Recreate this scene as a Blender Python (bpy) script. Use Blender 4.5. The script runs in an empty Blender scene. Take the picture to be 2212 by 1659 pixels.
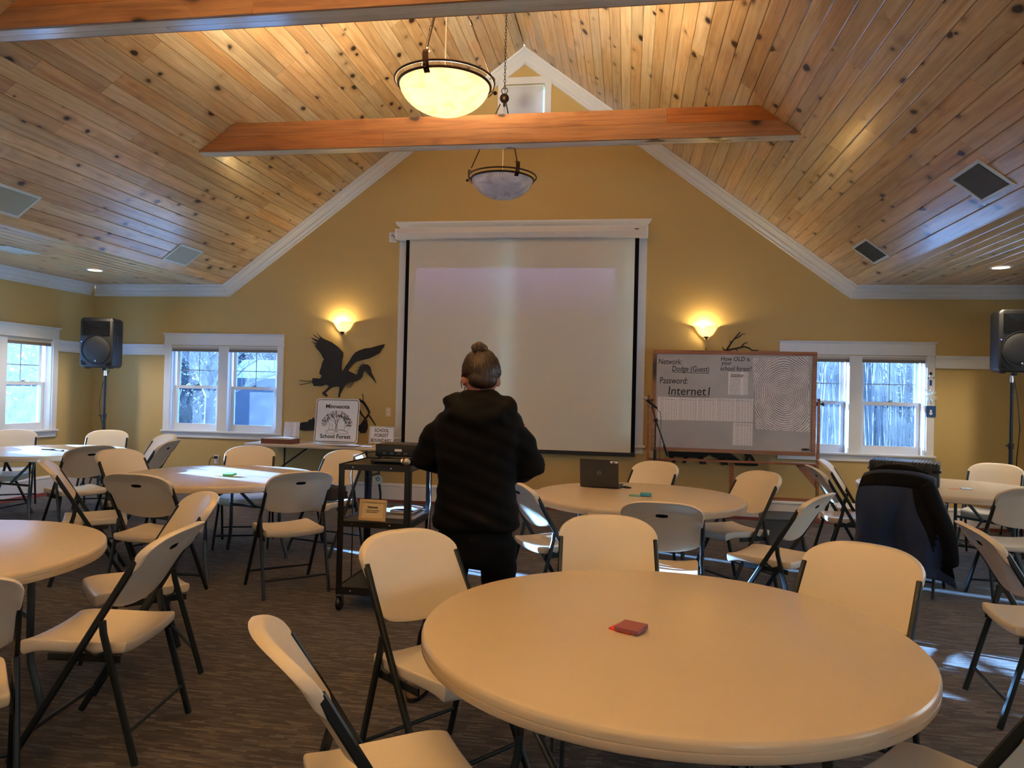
import bpy, bmesh, math, random
from mathutils import Vector, Matrix
random.seed(7)
SC = bpy.context.scene
COL = SC.collection
PI = math.pi

# ------------------------------------------------------------------ camera
F_PX, YAW, PITCH, ROLL, CAM_H = 1584.678, math.radians(8.932), math.radians(0.614), math.radians(1.367), 1.468
def setup_camera():
    r = Vector((math.cos(YAW), math.sin(YAW), 0)); f = Vector((-math.sin(YAW), math.cos(YAW), 0)); u = Vector((0, 0, 1))
    f2 = f * math.cos(PITCH) + u * math.sin(PITCH); u2 = u * math.cos(PITCH) - f * math.sin(PITCH)
    r3 = r * math.cos(ROLL) + u2 * math.sin(ROLL); u3 = u2 * math.cos(ROLL) - r * math.sin(ROLL)
    cd = bpy.data.cameras.new('camera'); cd.sensor_width = 36.0; cd.lens = F_PX / 2212 * 36.0
    cd.clip_start = 0.05; cd.clip_end = 400
    c = bpy.data.objects.new('camera', cd); COL.objects.link(c)
    m = Matrix((r3, u3, -f2)).transposed().to_4x4(); m.translation = (0, 0, CAM_H)
    c.matrix_world = m
    SC.camera = c
setup_camera()

# ------------------------------------------------------------------ world, sun, exposure
SUN_AZ = Vector((0.930, -0.367, 0)).normalized()
SUN_EL = math.radians(9.6)
SUN_E = 125.0
SKY = 5.0
EXPOSURE = 1.0
LAMP = 1.0
w = bpy.data.worlds.new('sky'); SC.world = w; w.use_nodes = True
nt = w.node_tree; nt.nodes.clear()
tc = nt.nodes.new('ShaderNodeTexCoord'); sep = nt.nodes.new('ShaderNodeSeparateXYZ')
rmp = nt.nodes.new('ShaderNodeValToRGB'); bg = nt.nodes.new('ShaderNodeBackground'); wo = nt.nodes.new('ShaderNodeOutputWorld')
rmp.color_ramp.elements[0].position = 0.0; rmp.color_ramp.elements[0].color = (0.90, 0.95, 1.0, 1)
rmp.color_ramp.elements[1].position = 0.6; rmp.color_ramp.elements[1].color = (0.55, 0.75, 1.0, 1)
nt.links.new(tc.outputs['Generated'], sep.inputs[0]); nt.links.new(sep.outputs['Z'], rmp.inputs[0])
nt.links.new(rmp.outputs[0], bg.inputs[0]); bg.inputs[1].default_value = SKY
nt.links.new(bg.outputs[0], wo.inputs[0])
sd = bpy.data.lights.new('sun', 'SUN'); sd.energy = SUN_E; sd.angle = math.radians(0.6); sd.color = (1.0, 0.97, 0.92)
so = bpy.data.objects.new('sun', sd); COL.objects.link(so)
sdir = Vector((SUN_AZ.x * math.cos(SUN_EL), SUN_AZ.y * math.cos(SUN_EL), -math.sin(SUN_EL)))
so.rotation_euler = sdir.to_track_quat('-Z', 'Y').to_euler(); so.location = (-20, 14, 6)
SC.view_settings.view_transform = 'Standard'; SC.view_settings.look = 'None'
SC.view_settings.exposure = EXPOSURE; SC.view_settings.gamma = 1.0; SC.view_settings.use_curve_mapping = False

# ------------------------------------------------------------------ material helpers
MATS = {}
def srgb(r, g, b):
    def c(v):
        v /= 255.0
        return v / 12.92 if v <= 0.04045 else ((v + 0.055) / 1.055) ** 2.4
    return (c(r), c(g), c(b), 1)
class NT:
    def __init__(s, name):
        s.m = bpy.data.materials.new(name); s.m.use_nodes = True; s.t = s.m.node_tree
        s.b = s.t.nodes['Principled BSDF']; s.out = s.t.nodes['Material Output']
    def n(s, typ, **kw):
        nd = s.t.nodes.new(typ)
        for k, v in kw.items():
            if k.startswith('_'): setattr(nd, k[1:], v)
            else: nd.inputs[k.replace('__', ' ')].default_value = v
        return nd
    def l(s, a, b): s.t.links.new(a, b)
    def math(s, op, a, b=None, c=None):
        nd = s.t.nodes.new('ShaderNodeMath'); nd.operation = op
        for i, v in enumerate((a, b, c)):
            if v is None: continue
            if isinstance(v, (int, float)): nd.inputs[i].default_value = v
            else: s.l(v, nd.inputs[i])
        return nd.outputs[0]
    def mix(s, fac, a, b, mode='MIX'):
        nd = s.t.nodes.new('ShaderNodeMix'); nd.data_type = 'RGBA'; nd.blend_type = mode
        for i, v in ((0, fac), (6, a), (7, b)):
            if isinstance(v, (int, float)): nd.inputs[i].default_value = v
            elif isinstance(v, tuple): nd.inputs[i].default_value = v
            else: s.l(v, nd.inputs[i])
        return nd.outputs[2]
    def ramp(s, fac, stops):
        nd = s.t.nodes.new('ShaderNodeValToRGB'); e = nd.color_ramp.elements
        while len(e) < len(stops): e.new(0.5)
        for el, (p, c) in zip(e, stops): el.position = p; el.color = c
        s.l(fac, nd.inputs[0]); return nd.outputs[0]
    def bump(s, h, strength=0.3, dist=0.01):
        nd = s.n('ShaderNodeBump', Strength=strength, Distance=dist); s.l(h, nd.inputs['Height']); s.l(nd.outputs[0], s.b.inputs['Normal'])
    def coords(s, scale=(1, 1, 1), kind='Object', rnd=0.0):
        t = s.n('ShaderNodeTexCoord'); o = t.outputs[kind]
        if rnd:
            oi = s.n('ShaderNodeObjectInfo'); a = s.n('ShaderNodeVectorMath', _operation='ADD')
            mu = s.math('MULTIPLY', oi.outputs['Random'], rnd)
            cb = s.n('ShaderNodeCombineXYZ'); s.l(mu, cb.inputs[0]); s.l(mu, cb.inputs[1]); s.l(mu, cb.inputs[2])
            s.l(o, a.inputs[0]); s.l(cb.outputs[0], a.inputs[1]); o = a.outputs[0]
        mp = s.n('ShaderNodeMapping'); mp.inputs['Scale'].default_value = scale; s.l(o, mp.inputs[0])
        return mp.outputs[0]
    def noise(s, vec, scale, detail=4, rough=0.5):
        nd = s.n('ShaderNodeTexNoise', Scale=scale, Detail=detail, Roughness=rough); s.l(vec, nd.inputs['Vector']); return nd.outputs[0]
def plain(name, col, rough=0.5, metal=0.0, var=0.06, vscale=12, spec=0.5, bump=0.0, bscale=80, emit=None, coat=0.0):
    if name in MATS: return MATS[name]
    n = NT(name); b = n.b
    v = n.coords()
    nz = n.noise(v, vscale, 3)
    f = n.math('MULTIPLY_ADD', nz, 2 * var, 1 - var)
    cb = n.n('ShaderNodeCombineColor'); n.l(f, cb.inputs[0]); n.l(f, cb.inputs[1]); n.l(f, cb.inputs[2])
    n.l(n.mix(1.0, col, cb.outputs[0], 'MULTIPLY'), b.inputs['Base Color'])
    b.inputs['Roughness'].default_value = rough; b.inputs['Metallic'].default_value = metal
    b.inputs['Specular IOR Level'].default_value = spec
    b.inputs['Coat Weight'].default_value = coat
    if bump: n.bump(n.noise(v, bscale, 3), bump, 0.002)
    if emit: b.inputs['Emission Color'].default_value = emit[0]; b.inputs['Emission Strength'].default_value = emit[1]
    MATS[name] = n.m; return n.m

def m_pine(name, c1, c2, c3, rough=0.32, rnd=37.0, val=0.18, kscale=2.3, coat=0.35):
    n = NT(name); b = n.b
    v = n.coords((1, 1, 1), 'Object', rnd)
    oi = n.n('ShaderNodeObjectInfo')
    # grain: long streaks along local X
    mp = n.n('ShaderNodeMapping'); mp.inputs['Scale'].default_value = (0.9, 16, 16); n.l(v, mp.inputs[0])
    nz = n.n('ShaderNodeTexNoise', Scale=1.6, Detail=5, Roughness=0.62, Distortion=0.6); n.l(mp.outputs[0], nz.inputs[0])
    base = n.ramp(nz.outputs[0], [(0.28, c1), (0.55, c2), (0.8, c3)])
    # board to board tone
    hv = n.n('ShaderNodeHueSaturation'); n.l(base, hv.inputs['Color'])
    n.l(n.math('MULTIPLY_ADD', oi.outputs['Random'], 2 * val, 1 - val), hv.inputs['Value'])
    r2 = n.math('FRACT', n.math('MULTIPLY', oi.outputs['Random'], 17.31))
    n.l(n.math('MULTIPLY_ADD', r2, 0.018, 0.495), hv.inputs['Hue'])
    n.l(n.math('MULTIPLY_ADD', r2, -0.20, 1.0), hv.inputs['Saturation'])
    # knots
    mk = n.n('ShaderNodeMapping'); mk.inputs['Scale'].default_value = (kscale * 2.2, kscale * 3.3, kscale * 3.3); n.l(v, mk.inputs[0])
    dn = n.n('ShaderNodeTexNoise', Scale=2.0, Detail=2); n.l(mk.outputs[0], dn.inputs[0])
    ad = n.n('ShaderNodeVectorMath', _operation='MULTIPLY_ADD'); ad.inputs[1].default_value = (0.22, 0.22, 0.22); n.l(dn.outputs['Color'], ad.inputs[0]); n.l(mk.outputs[0], ad.inputs[2])
    vo = n.n('ShaderNodeTexVoronoi', Scale=1.0, Randomness=1.0); vo.feature = 'F1'; n.l(ad.outputs[0], vo.inputs['Vector'])
    sepc = n.n('ShaderNodeSeparateColor'); n.l(vo.outputs['Color'], sepc.inputs[0])
    rad = n.math('MULTIPLY_ADD', sepc.outputs[0], 0.25, 0.0)
    gate = n.math('GREATER_THAN', sepc.outputs[1], 0.45)
    dd = n.math('DIVIDE', vo.outputs['Distance'], n.math('MAXIMUM', rad, 0.02))
    knot = n.math('MULTIPLY', n.math('SUBTRACT', 1.0, n.math('SMOOTH_MIN', n.math('MULTIPLY', dd, 0.75), 1.0, 0.3)), gate)
    kf = n.math('MINIMUM', n.math('MULTIPLY', n.math('MAXIMUM', knot, 0.0), 2.6), 1.0)
    halo = n.math('MULTIPLY', n.math('MAXIMUM', n.math('SUBTRACT', 1.0, n.math('MULTIPLY', dd, 0.33)), 0.0), gate)
    c = n.mix(n.math('MULTIPLY', halo, 0.55), hv.outputs[0], (c1[0] * 0.55, c1[1] * 0.45, c1[2] * 0.4, 1))
    c = n.mix(kf, c, (0.028, 0.011, 0.005, 1))
    n.l(c, b.inputs['Base Color'])
    b.inputs['Roughness'].default_value = rough; b.inputs['Coat Weight'].default_value = coat; b.inputs['Coat Roughness'].default_value = 0.16
    n.bump(nz.outputs[0], 0.12, 0.002)
    MATS[name] = n.m; return n.m

def m_carpet():
    n = NT('carpet'); b = n.b
    v = n.coords()
    wob = n.noise(v, 3.0, 2)
    wz = n.n('ShaderNodeVectorMath', _operation='MULTIPLY_ADD')
    cbw = n.n('ShaderNodeCombineXYZ'); n.l(wob, cbw.inputs[1]); n.l(cbw.outputs[0], wz.inputs[0]); wz.inputs[1].default_value = (0, 0.02, 0); n.l(v, wz.inputs[2])
    br = n.n('ShaderNodeTexBrick', Scale=1.0, Mortar__Size=0.0012, Mortar__Smooth=0.6, Bias=0.0, Brick__Width=0.11, Row__Height=0.014)
    br.offset = 0.37; br.offset_frequency = 3; br.squash = 0.6; br.squash_frequency = 2
    br.inputs['Color1'].default_value = (0.0, 0.0, 0.0, 1); br.inputs['Color2'].default_value = (1, 1, 1, 1); br.inputs['Mortar'].default_value = (0.1, 0.1, 0.1, 1)
    n.l(wz.outputs[0], br.inputs['Vector'])
    mp = n.n('ShaderNodeMapping'); mp.inputs['Scale'].default_value = (7, 60, 1); n.l(v, mp.inputs[0])
    nz = n.noise(mp.outputs[0], 1.0, 4, 0.65)
    f = n.math('ADD', n.math('MULTIPLY', br.outputs[0], 0.40), n.math('MULTIPLY', nz, 0.62))
    big = n.noise(v, 0.9, 2)
    col = n.ramp(f, [(0.22, srgb(18, 16, 16)), (0.42, srgb(50, 44, 42)), (0.60, srgb(84, 76, 72)), (0.8, srgb(128, 118, 112))])
    col = n.mix(n.math('MULTIPLY', big, 0.35), col, srgb(62, 52, 46))
    n.l(col, b.inputs['Base Color']); b.inputs['Roughness'].default_value = 0.95; b.inputs['Specular IOR Level'].default_value = 0.15
    b.inputs['Sheen Weight'].default_value = 0.2
    fine = n.noise(v, 900, 2)
    n.bump(n.math('ADD', f, n.math('MULTIPLY', fine, 0.5)), 0.6, 0.006)
    MATS['carpet'] = n.m

def m_glass(key, tint):
    n = NT('window_' + key)
    tr = n.n('ShaderNodeBsdfTransparent'); tr.inputs[0].default_value = tint
    gl = n.n('ShaderNodeBsdfGlossy', Roughness=0.02); df = n.n('ShaderNodeBsdfTranslucent'); df.inputs[0].default_value = (0.55, 0.72, 0.95, 1)
    lw = n.n('ShaderNodeLayerWeight', Blend=0.12)
    v = n.coords(); dirt = n.noise(v, 9, 5, 0.65)
    m1 = n.n('ShaderNodeMixShader'); n.l(n.math('MULTIPLY_ADD', dirt, 0.03, 0.006), m1.inputs[0]); n.l(tr.outputs[0], m1.inputs[1]); n.l(df.outputs[0], m1.inputs[2])
    m2 = n.n('ShaderNodeMixShader'); n.l(n.math('MULTIPLY', lw.outputs['Fresnel'], 0.5), m2.inputs[0]); n.l(m1.outputs[0], m2.inputs[1]); n.l(gl.outputs[0], m2.inputs[2])
    n.l(m2.outputs[0], n.out.inputs[0]); n.t.nodes.remove(n.b); MATS[key] = n.m

def M(k): return MATS[k]
m_carpet(); m_glass('glass', (0.30, 0.44, 0.62, 1)); m_glass('glass_clear', (0.93, 0.95, 0.95, 1))
m_pine('pine', srgb(174, 130, 74), srgb(206, 166, 108), srgb(222, 190, 138))
m_pine('pine_beam', srgb(126, 66, 4), srgb(164, 92, 8), srgb(182, 108, 12), rough=0.42, val=0.08, kscale=1.5, coat=0.08)
m_pine('pine_lit', srgb(192, 170, 136), srgb(212, 194, 164), srgb(222, 206, 180), rough=0.3, val=0.05, kscale=1.5, coat=1.0)  # beam undersides: bounced daylight put into a paler, glossier pine
m_pine('oak', srgb(120, 64, 28), srgb(150, 86, 42), srgb(166, 100, 54), rough=0.4, val=0.06, kscale=0.3)
plain('groove', srgb(96, 52, 20), 0.6)
plain('wall_paint', srgb(190, 165, 108), 0.62, var=0.03, vscale=1.2, spec=0.35, bump=0.06, bscale=260)
plain('trim', srgb(214, 218, 222), 0.38, var=0.02, vscale=3)
plain('ceil_trim', srgb(214, 218, 222), 0.38, var=0.02, vscale=3)
plain('plastic', srgb(216, 204, 184), 0.36, var=0.02, vscale=6, bump=0.10, bscale=420)
plain('table_plastic', srgb(206, 191, 168), 0.27, var=0.025, vscale=5, bump=0.03, bscale=380)
plain('steel_dark', srgb(34, 40, 42), 0.38, metal=0.35, var=0.05)
plain('steel_grey', srgb(70, 82, 84), 0.35, metal=0.5, var=0.05)
plain('black', srgb(14, 14, 16), 0.45, var=0.08)
plain('black_matte', srgb(9, 9, 10), 0.85, var=0.1, spec=0.2)
plain('black_gloss', srgb(12, 12, 14), 0.22, var=0.05)
plain('bronze', srgb(58, 44, 34), 0.36, metal=0.8, var=0.1)
plain('chrome', srgb(200, 200, 204), 0.2, metal=1.0, var=0.02)
plain('art_metal', srgb(36, 33, 31), 0.55, metal=0.3, var=0.12, vscale=9)
plain('paper', srgb(226, 226, 230), 0.8, var=0.02)
plain('burgundy', srgb(104, 30, 36), 0.9, var=0.1, vscale=60)
plain('ink', srgb(18, 18, 22), 0.7, var=0.02)

# ------------------------------------------------------------------ mesh helpers
class MB:
    def __init__(s): s.v = []; s.f = []
    def add(s, verts, faces):
        o = len(s.v); s.v += [tuple(p) for p in verts]; s.f += [tuple(i + o for i in q) for q in faces]; return s
    def box(s, x0, x1, y0, y1, z0, z1, b=0.0):
        if b <= 0:
            return s.add([(x0,y0,z0),(x1,y0,z0),(x1,y1,z0),(x0,y1,z0),(x0,y0,z1),(x1,y0,z1),(x1,y1,z1),(x0,y1,z1)],
                [(0,3,2,1),(4,5,6,7),(0,1,5,4),(1,2,6,5),(2,3,7,6),(3,0,4,7)])
        bm = bmesh.new(); bmesh.ops.create_cube(bm, size=1)
        for v in bm.verts: v.co = ((x0+x1)/2 + v.co.x*(x1-x0), (y0+y1)/2 + v.co.y*(y1-y0), (z0+z1)/2 + v.co.z*(z1-z0))
        bmesh.ops.bevel(bm, geom=bm.edges[:], offset=b, segments=2, affect='EDGES', profile=0.5)
        s.bm(bm); return s
    def bm(s, bm):
        bm.verts.index_update(); s.add([v.co[:] for v in bm.verts], [[v.index for v in f.verts] for f in bm.faces]); bm.free(); return s
    def prism(s, poly, p3, depth):
        """poly: list of 2D points; p3(u,v,w)->3D; extruded from w=0 to depth"""
        n = len(poly)
        a = [p3(u, v, 0) for u, v in poly]; b = [p3(u, v, depth) for u, v in poly]
        return s.add(a + b, [tuple(range(n)), tuple(range(2*n-1, n-1, -1))] + [(i, i+n, (i+1) % n + n, (i+1) % n) for i in range(n)])
    def sweep(s, path, prof, closed=False, up=Vector((0,0,1)), caps=True, scale=None):
        P = [Vector(p) for p in path]; n = len(P); k = len(prof); rings = []
        for i, p in enumerate(P):
            if closed: t = (P[(i+1) % n] - P[i-1])
            else: t = (P[min(i+1, n-1)] - P[max(i-1, 0)])
            t.normalize(); sd = t.cross(up)
            if sd.length < 1e-4: sd = t.cross(Vector((1, 0, 0)))
            sd.normalize(); uu = sd.cross(t)
            m = scale[i] if scale else 1.0
            rings.append([p + sd * (a * m) + uu * (b * m) for a, b in prof])
        vs = [q for r in rings for q in r]; fs = []
        rng = n if closed else n - 1
        for i in range(rng):
            j = (i+1) % n
            for q in range(k): fs.append((i*k+q, i*k+(q+1) % k, j*k+(q+1) % k, j*k+q))
        if caps and not closed: fs += [tuple(range(k-1, -1, -1)), tuple((n-1)*k + q for q in range(k))]
        return s.add(vs, fs)
    def tube(s, path, r, seg=8, closed=False, caps=True, scale=None, up=Vector((0,0,1))):
        return s.sweep(path, [(r*math.cos(2*PI*i/seg), r*math.sin(2*PI*i/seg)) for i in range(seg)], closed, up, caps, scale)
    def bar(s, p0, p1, w, t, up=Vector((1,0,0)), ch=0.25):
        """flat tube: t along 'up', w across"""
        c = ch * min(w, t); a, b = w/2, t/2
        return s.sweep([p0, p1], [(a-c,-b),(a,-b+c),(a,b-c),(a-c,b),(-a+c,b),(-a,b-c),(-a,-b+c),(-a+c,-b)], up=up)
    def lathe(s, prof, seg=32, c=(0,0,0), axis='z', ang=2*PI):
        k = len(prof); vs = []; fs = []
        full = abs(ang - 2*PI) < 1e-6; n = seg if full else seg + 1
        for i in range(n):
            a = ang*i/seg
            for r, h in prof:
                if axis == 'z': q = (c[0]+r*math.cos(a), c[1]+r*math.sin(a), c[2]+h)
                elif axis == 'y': q = (c[0]+r*math.cos(a), c[1]+h, c[2]+r*math.sin(a))
                else: q = (c[0]+h, c[1]+r*math.cos(a), c[2]+r*math.sin(a))
                vs.append(q)
        for i in range(seg):
            j = (i+1) % n
            for q in range(k-1): fs.append((i*k+q, j*k+q, j*k+q+1, i*k+q+1))
        return s.add(vs, fs)
    def sphere(s, c, r, seg=16, rings=10, sc=(1,1,1)):
        prof = [(r*math.sin(PI*i/rings), -r*math.cos(PI*i/rings)) for i in range(rings+1)]
        m = MB().lathe(prof, seg); return s.add([(c[0]+x*sc[0], c[1]+y*sc[1], c[2]+z*sc[2]) for x, y, z in m.v], m.f)
    def xf(s, m): s.v = [tuple(m @ Vector(p)) for p in s.v]; return s
    def mesh(s, name, mat, smooth=None):
        me = bpy.data.meshes.new(name); me.from_pydata(s.v, [], s.f)
        bm = bmesh.new(); bm.from_mesh(me); bmesh.ops.remove_doubles(bm, verts=bm.verts, dist=1e-5)
        bmesh.ops.recalc_face_normals(bm, faces=bm.faces); bm.to_mesh(me); bm.free()
        if mat: me.materials.append(M(mat) if isinstance(mat, str) else mat)
        if smooth:
            me.polygons.foreach_set('use_smooth', [True] * len(me.polygons)); me.set_sharp_from_angle(angle=math.radians(smooth))
        me.update(); return me
def obj(name, me, parent=None, loc=None, rz=None, **props):
    o = bpy.data.objects.new(name, me); COL.objects.link(o)
    if parent is not None: o.parent = parent
    if loc is not None: o.location = loc
    if rz is not None: o.rotation_euler = (0, 0, rz)
    for k, v in props.items(): o[k] = v
    return o
def part(name, mb, mat, parent, smooth=None, **props): return obj(name, mb.mesh(name, mat, smooth), parent, **props)
def thing(name, label, cat, loc=(0,0,0), rz=0.0, group=None):
    o = bpy.data.objects.new(name, None); COL.objects.link(o); o.empty_display_size = 0.1
    o.location = loc; o.rotation_euler = (0, 0, rz); o['label'] = label; o['category'] = cat
    if group: o['group'] = group
    return o
def solo(name, mb, mat, label, cat, smooth=None, loc=None, rz=None, group=None):
    o = obj(name, mb.mesh(name, mat, smooth), None, loc, rz, label=label, category=cat)
    if group: o['group'] = group
    return o
def struct(name, mb, mat, smooth=None, loc=None): return obj(name, mb.mesh(name, mat, smooth), None, loc, kind='structure')
def sroot(name, loc=(0,0,0)):
    o = bpy.data.objects.new(name, None); COL.objects.link(o); o.location = loc; o['kind'] = 'structure'; return o
def copy_tree(o, parent=None):
    c = o.copy(); COL.objects.link(c); c.parent = parent
    for ch in [x for x in bpy.data.objects if x.parent == o]: copy_tree(ch, c)
    return c
def bake(me, mods):
    """apply modifiers to a mesh, return the baked mesh"""
    o = bpy.data.objects.new('tmp_bake', me); COL.objects.link(o)
    for typ, kw in mods:
        md = o.modifiers.new(typ, typ)
        for k, v in kw.items(): setattr(md, k, v)
    dg = bpy.context.evaluated_depsgraph_get(); dg.update()
    out = bpy.data.meshes.new_from_object(o.evaluated_get(dg)); out.name = me.name
    bpy.data.objects.remove(o); return out
def smooth_all(me, ang=None):
    me.polygons.foreach_set('use_smooth', [True] * len(me.polygons))
    if ang: me.set_sharp_from_angle(angle=math.radians(ang))
    return me
def text_mesh(txt, size, mat, bold=0.0, shear=0.0, depth=0.0006, align='LEFT', spacing=1.0):
    cu = bpy.data.curves.new('lettering', 'FONT'); cu.body = txt; cu.size = size; cu.extrude = depth; cu.offset = bold; cu.shear = shear; cu.align_x = align; cu.space_character = spacing
    cu.resolution_u = 3
    o = bpy.data.objects.new('tmp_text', cu); COL.objects.link(o)
    dg = bpy.context.evaluated_depsgraph_get(); dg.update()
    me = bpy.data.meshes.new_from_object(o.evaluated_get(dg)); bpy.data.objects.remove(o)
    me.materials.clear(); me.materials.append(M(mat)); me.name = 'lettering'; return me
def text_on(txt, x, z, y, width, mat, parent, bold=0.0, size=None, height=None, shear=0.0, name='lettering', align='LEFT', rot=0.0):
    """text facing -Y (towards the room), baseline-left at x,z; fitted to width (and cap height)"""
    me = text_mesh(txt, 1.0, mat, bold / (height or 0.1) if bold else 0.0, shear)
    xs = [v.co.x for v in me.vertices]; zs = [v.co.y for v in me.vertices]
    wx = max(xs) - min(xs)
    sx = (width / wx) if width else (height / 0.72)
    sy = (height / 0.72) if height else sx
    x0 = min(xs) if align == 'LEFT' else (min(xs) + max(xs)) / 2
    for v in me.vertices:
        px, pz = (v.co.x - x0) * sx, v.co.y * sy
        v.co = (px * math.cos(rot) - pz * math.sin(rot), -v.co.z, px * math.sin(rot) + pz * math.cos(rot))
    me.update()
    return obj(name, me, parent, (x, y, z))

# ---- outlines measured on the walls
HERON = [(-4.162, 2.21), (-4.114, 2.159), (-4.056, 2.122), (-3.947, 2.08), (-3.853, 2.02), (-3.777, 1.944), (-3.775, 1.893), (-3.788, 1.839), (-3.796, 1.751), (-3.787, 1.697), (-3.77, 1.701), (-3.74, 1.758), (-3.685, 1.834), (-3.651, 1.895), (-3.61, 1.943), (-3.555, 1.974), (-3.471, 2.002), (-3.387, 2.013), (-3.304, 2.038), (-3.193, 2.066), (-3.213, 2.036), (-3.203, 2.026), (-3.233, 2.002), (-3.236, 1.985), (-3.253, 1.968), (-3.26, 1.948), (-3.28, 1.934), (-3.342, 1.9), (-3.411, 1.868), (-3.495, 1.847), (-3.579, 1.825), (-3.621, 1.801), (-3.655, 1.76), (-3.689, 1.719), (-3.695, 1.695), (-3.653, 1.679), (-3.595, 1.653), (-3.571, 1.657), (-3.561, 1.701), (-3.548, 1.742), (-3.521, 1.776), (-3.48, 1.793), (-3.43, 1.788), (-3.394, 1.758), (-3.379, 1.718), (-3.375, 1.685), (-3.349, 1.638), (-3.327, 1.598), (-3.301, 1.535), (-3.341, 1.578), (-3.377, 1.617), (-3.42, 1.657), (-3.456, 1.693), (-3.477, 1.699), (-3.487, 1.669), (-3.496, 1.628), (-3.523, 1.591), (-3.572, 1.566), (-3.621, 1.549), (-3.684, 1.54), (-3.726, 1.513), (-3.753, 1.475), (-3.78, 1.427), (-3.8, 1.386), (-3.809, 1.339), (-3.834, 1.338), (-3.825, 1.399), (-3.819, 1.44), (-3.82, 1.48), (-3.86, 1.483), (-3.916, 1.471), (-3.965, 1.436), (-4.014, 1.394), (-4.006, 1.378), (-3.97, 1.352), (-4.005, 1.344), (-4.053, 1.373), (-4.06, 1.397), (-4.008, 1.435), (-3.963, 1.484), (-4.01, 1.506), (-4.066, 1.485), (-4.181, 1.482), (-4.196, 1.512), (-4.204, 1.527), (-4.29, 1.509), (-4.383, 1.49), (-4.383, 1.499), (-4.297, 1.517), (-4.208, 1.536), (-4.204, 1.541), (-4.29, 1.538), (-4.392, 1.55), (-4.388, 1.558), (-4.291, 1.548), (-4.204, 1.552), (-4.204, 1.59), (-4.148, 1.588), (-4.094, 1.586), (-4.074, 1.624), (-4.107, 1.653), (-4.104, 1.684), (-4.084, 1.739), (-4.075, 1.786), (-4.045, 1.855), (-4.063, 1.868), (-4.093, 1.922), (-4.137, 1.972), (-4.167, 1.989), (-4.145, 1.992), (-4.185, 2.009), (-4.16, 2.012), (-4.207, 2.039), (-4.164, 2.033), (-4.179, 2.048), (-4.234, 2.09), (-4.169, 2.067), (-4.147, 2.07), (-4.198, 2.102), (-4.246, 2.141), (-4.185, 2.121), (-4.134, 2.105), (-4.127, 2.118), (-4.186, 2.151), (-4.215, 2.189), (-4.164, 2.152), (-4.12, 2.128), (-4.113, 2.139), (-4.136, 2.171)]
HERON_LINES = [[(-3.48, 1.797), (-3.509, 1.823)], [(-3.497, 1.79), (-3.546, 1.796)], [(-3.521, 1.776), (-3.567, 1.765)], [(-3.542, 1.749), (-3.587, 1.738)], [(-3.555, 1.718), (-3.611, 1.7)], [(-3.561, 1.694), (-3.596, 1.677)], [(-3.702, 1.533), (-3.721, 1.482)], [(-3.677, 1.541), (-3.707, 1.459)], [(-3.656, 1.541), (-3.682, 1.466)], [(-3.638, 1.541), (-3.664, 1.47)], [(-3.621, 1.549), (-3.641, 1.501)]]
ROOTS = [([(-3.539, 1.312), (-3.474, 1.28), (-3.425, 1.213), (-3.388, 1.146), (-3.407, 1.108), (-3.46, 1.038), (-3.505, 0.969), (-3.52, 0.938)], 0.03590043612381662), ([(-3.493, 1.392), (-3.48, 1.355), (-3.483, 1.291)], 0.01292415700457398), ([(-3.527, 1.172), (-3.502, 1.128), (-3.453, 1.076), (-3.413, 1.032)], 0.024412296564195295), ([(-3.389, 1.108), (-3.342, 1.042), (-3.297, 0.979)], 0.024412296564195295), ([(-3.389, 1.025), (-3.391, 0.973)], 0.01292415700457398), ([(-3.353, 1.023), (-3.36, 0.974)], 0.01292415700457398), ([(-3.394, 1.206), (-3.398, 1.146)], 0.014360174449526645)]
ROOT_BODY = [(-3.545, 0.975), (-3.498, 0.977), (-3.46, 1.023), (-3.421, 1.047), (-3.403, 0.98), (-3.406, 0.934), (-3.432, 0.873), (-3.503, 0.867), (-3.544, 0.915)]
LOG = [(-4.387, 0.971), (-4.323, 0.99), (-4.25, 1.0), (-4.239, 1.027), (-4.202, 1.032), (-4.167, 1.063), (-4.154, 1.018), (-4.154, 0.884), (-4.295, 0.875), (-4.344, 0.882), (-4.384, 0.879)]
BRANCH = [([(1.199, 2.04), (1.273, 2.161), (1.362, 2.274)], 0.02314647377938517), ([(1.301, 2.19), (1.349, 2.212), (1.391, 2.249), (1.422, 2.249)], 0.014466546112115734), ([(1.253, 2.139), (1.242, 2.164)], 0.015913200723327307), ([(1.213, 2.04), (1.167, 2.054), (1.155, 2.086)], 0.018806509945750453), ([(1.199, 2.043), (1.31, 2.067), (1.415, 2.094), (1.471, 2.076), (1.509, 2.048), (1.582, 2.051)], 0.0216998191681736), ([(1.38, 2.09), (1.414, 2.134), (1.452, 2.145)], 0.01735985533453888), ([(1.31, 2.063), (1.339, 2.035)], 0.01301989150090416), ([(0.962, 2.029), (0.947, 2.069)], 0.010126582278481013), ([(1.202, 2.044), (1.214, 1.964), (1.188, 1.876)], 0.024593128390596745)]
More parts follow.
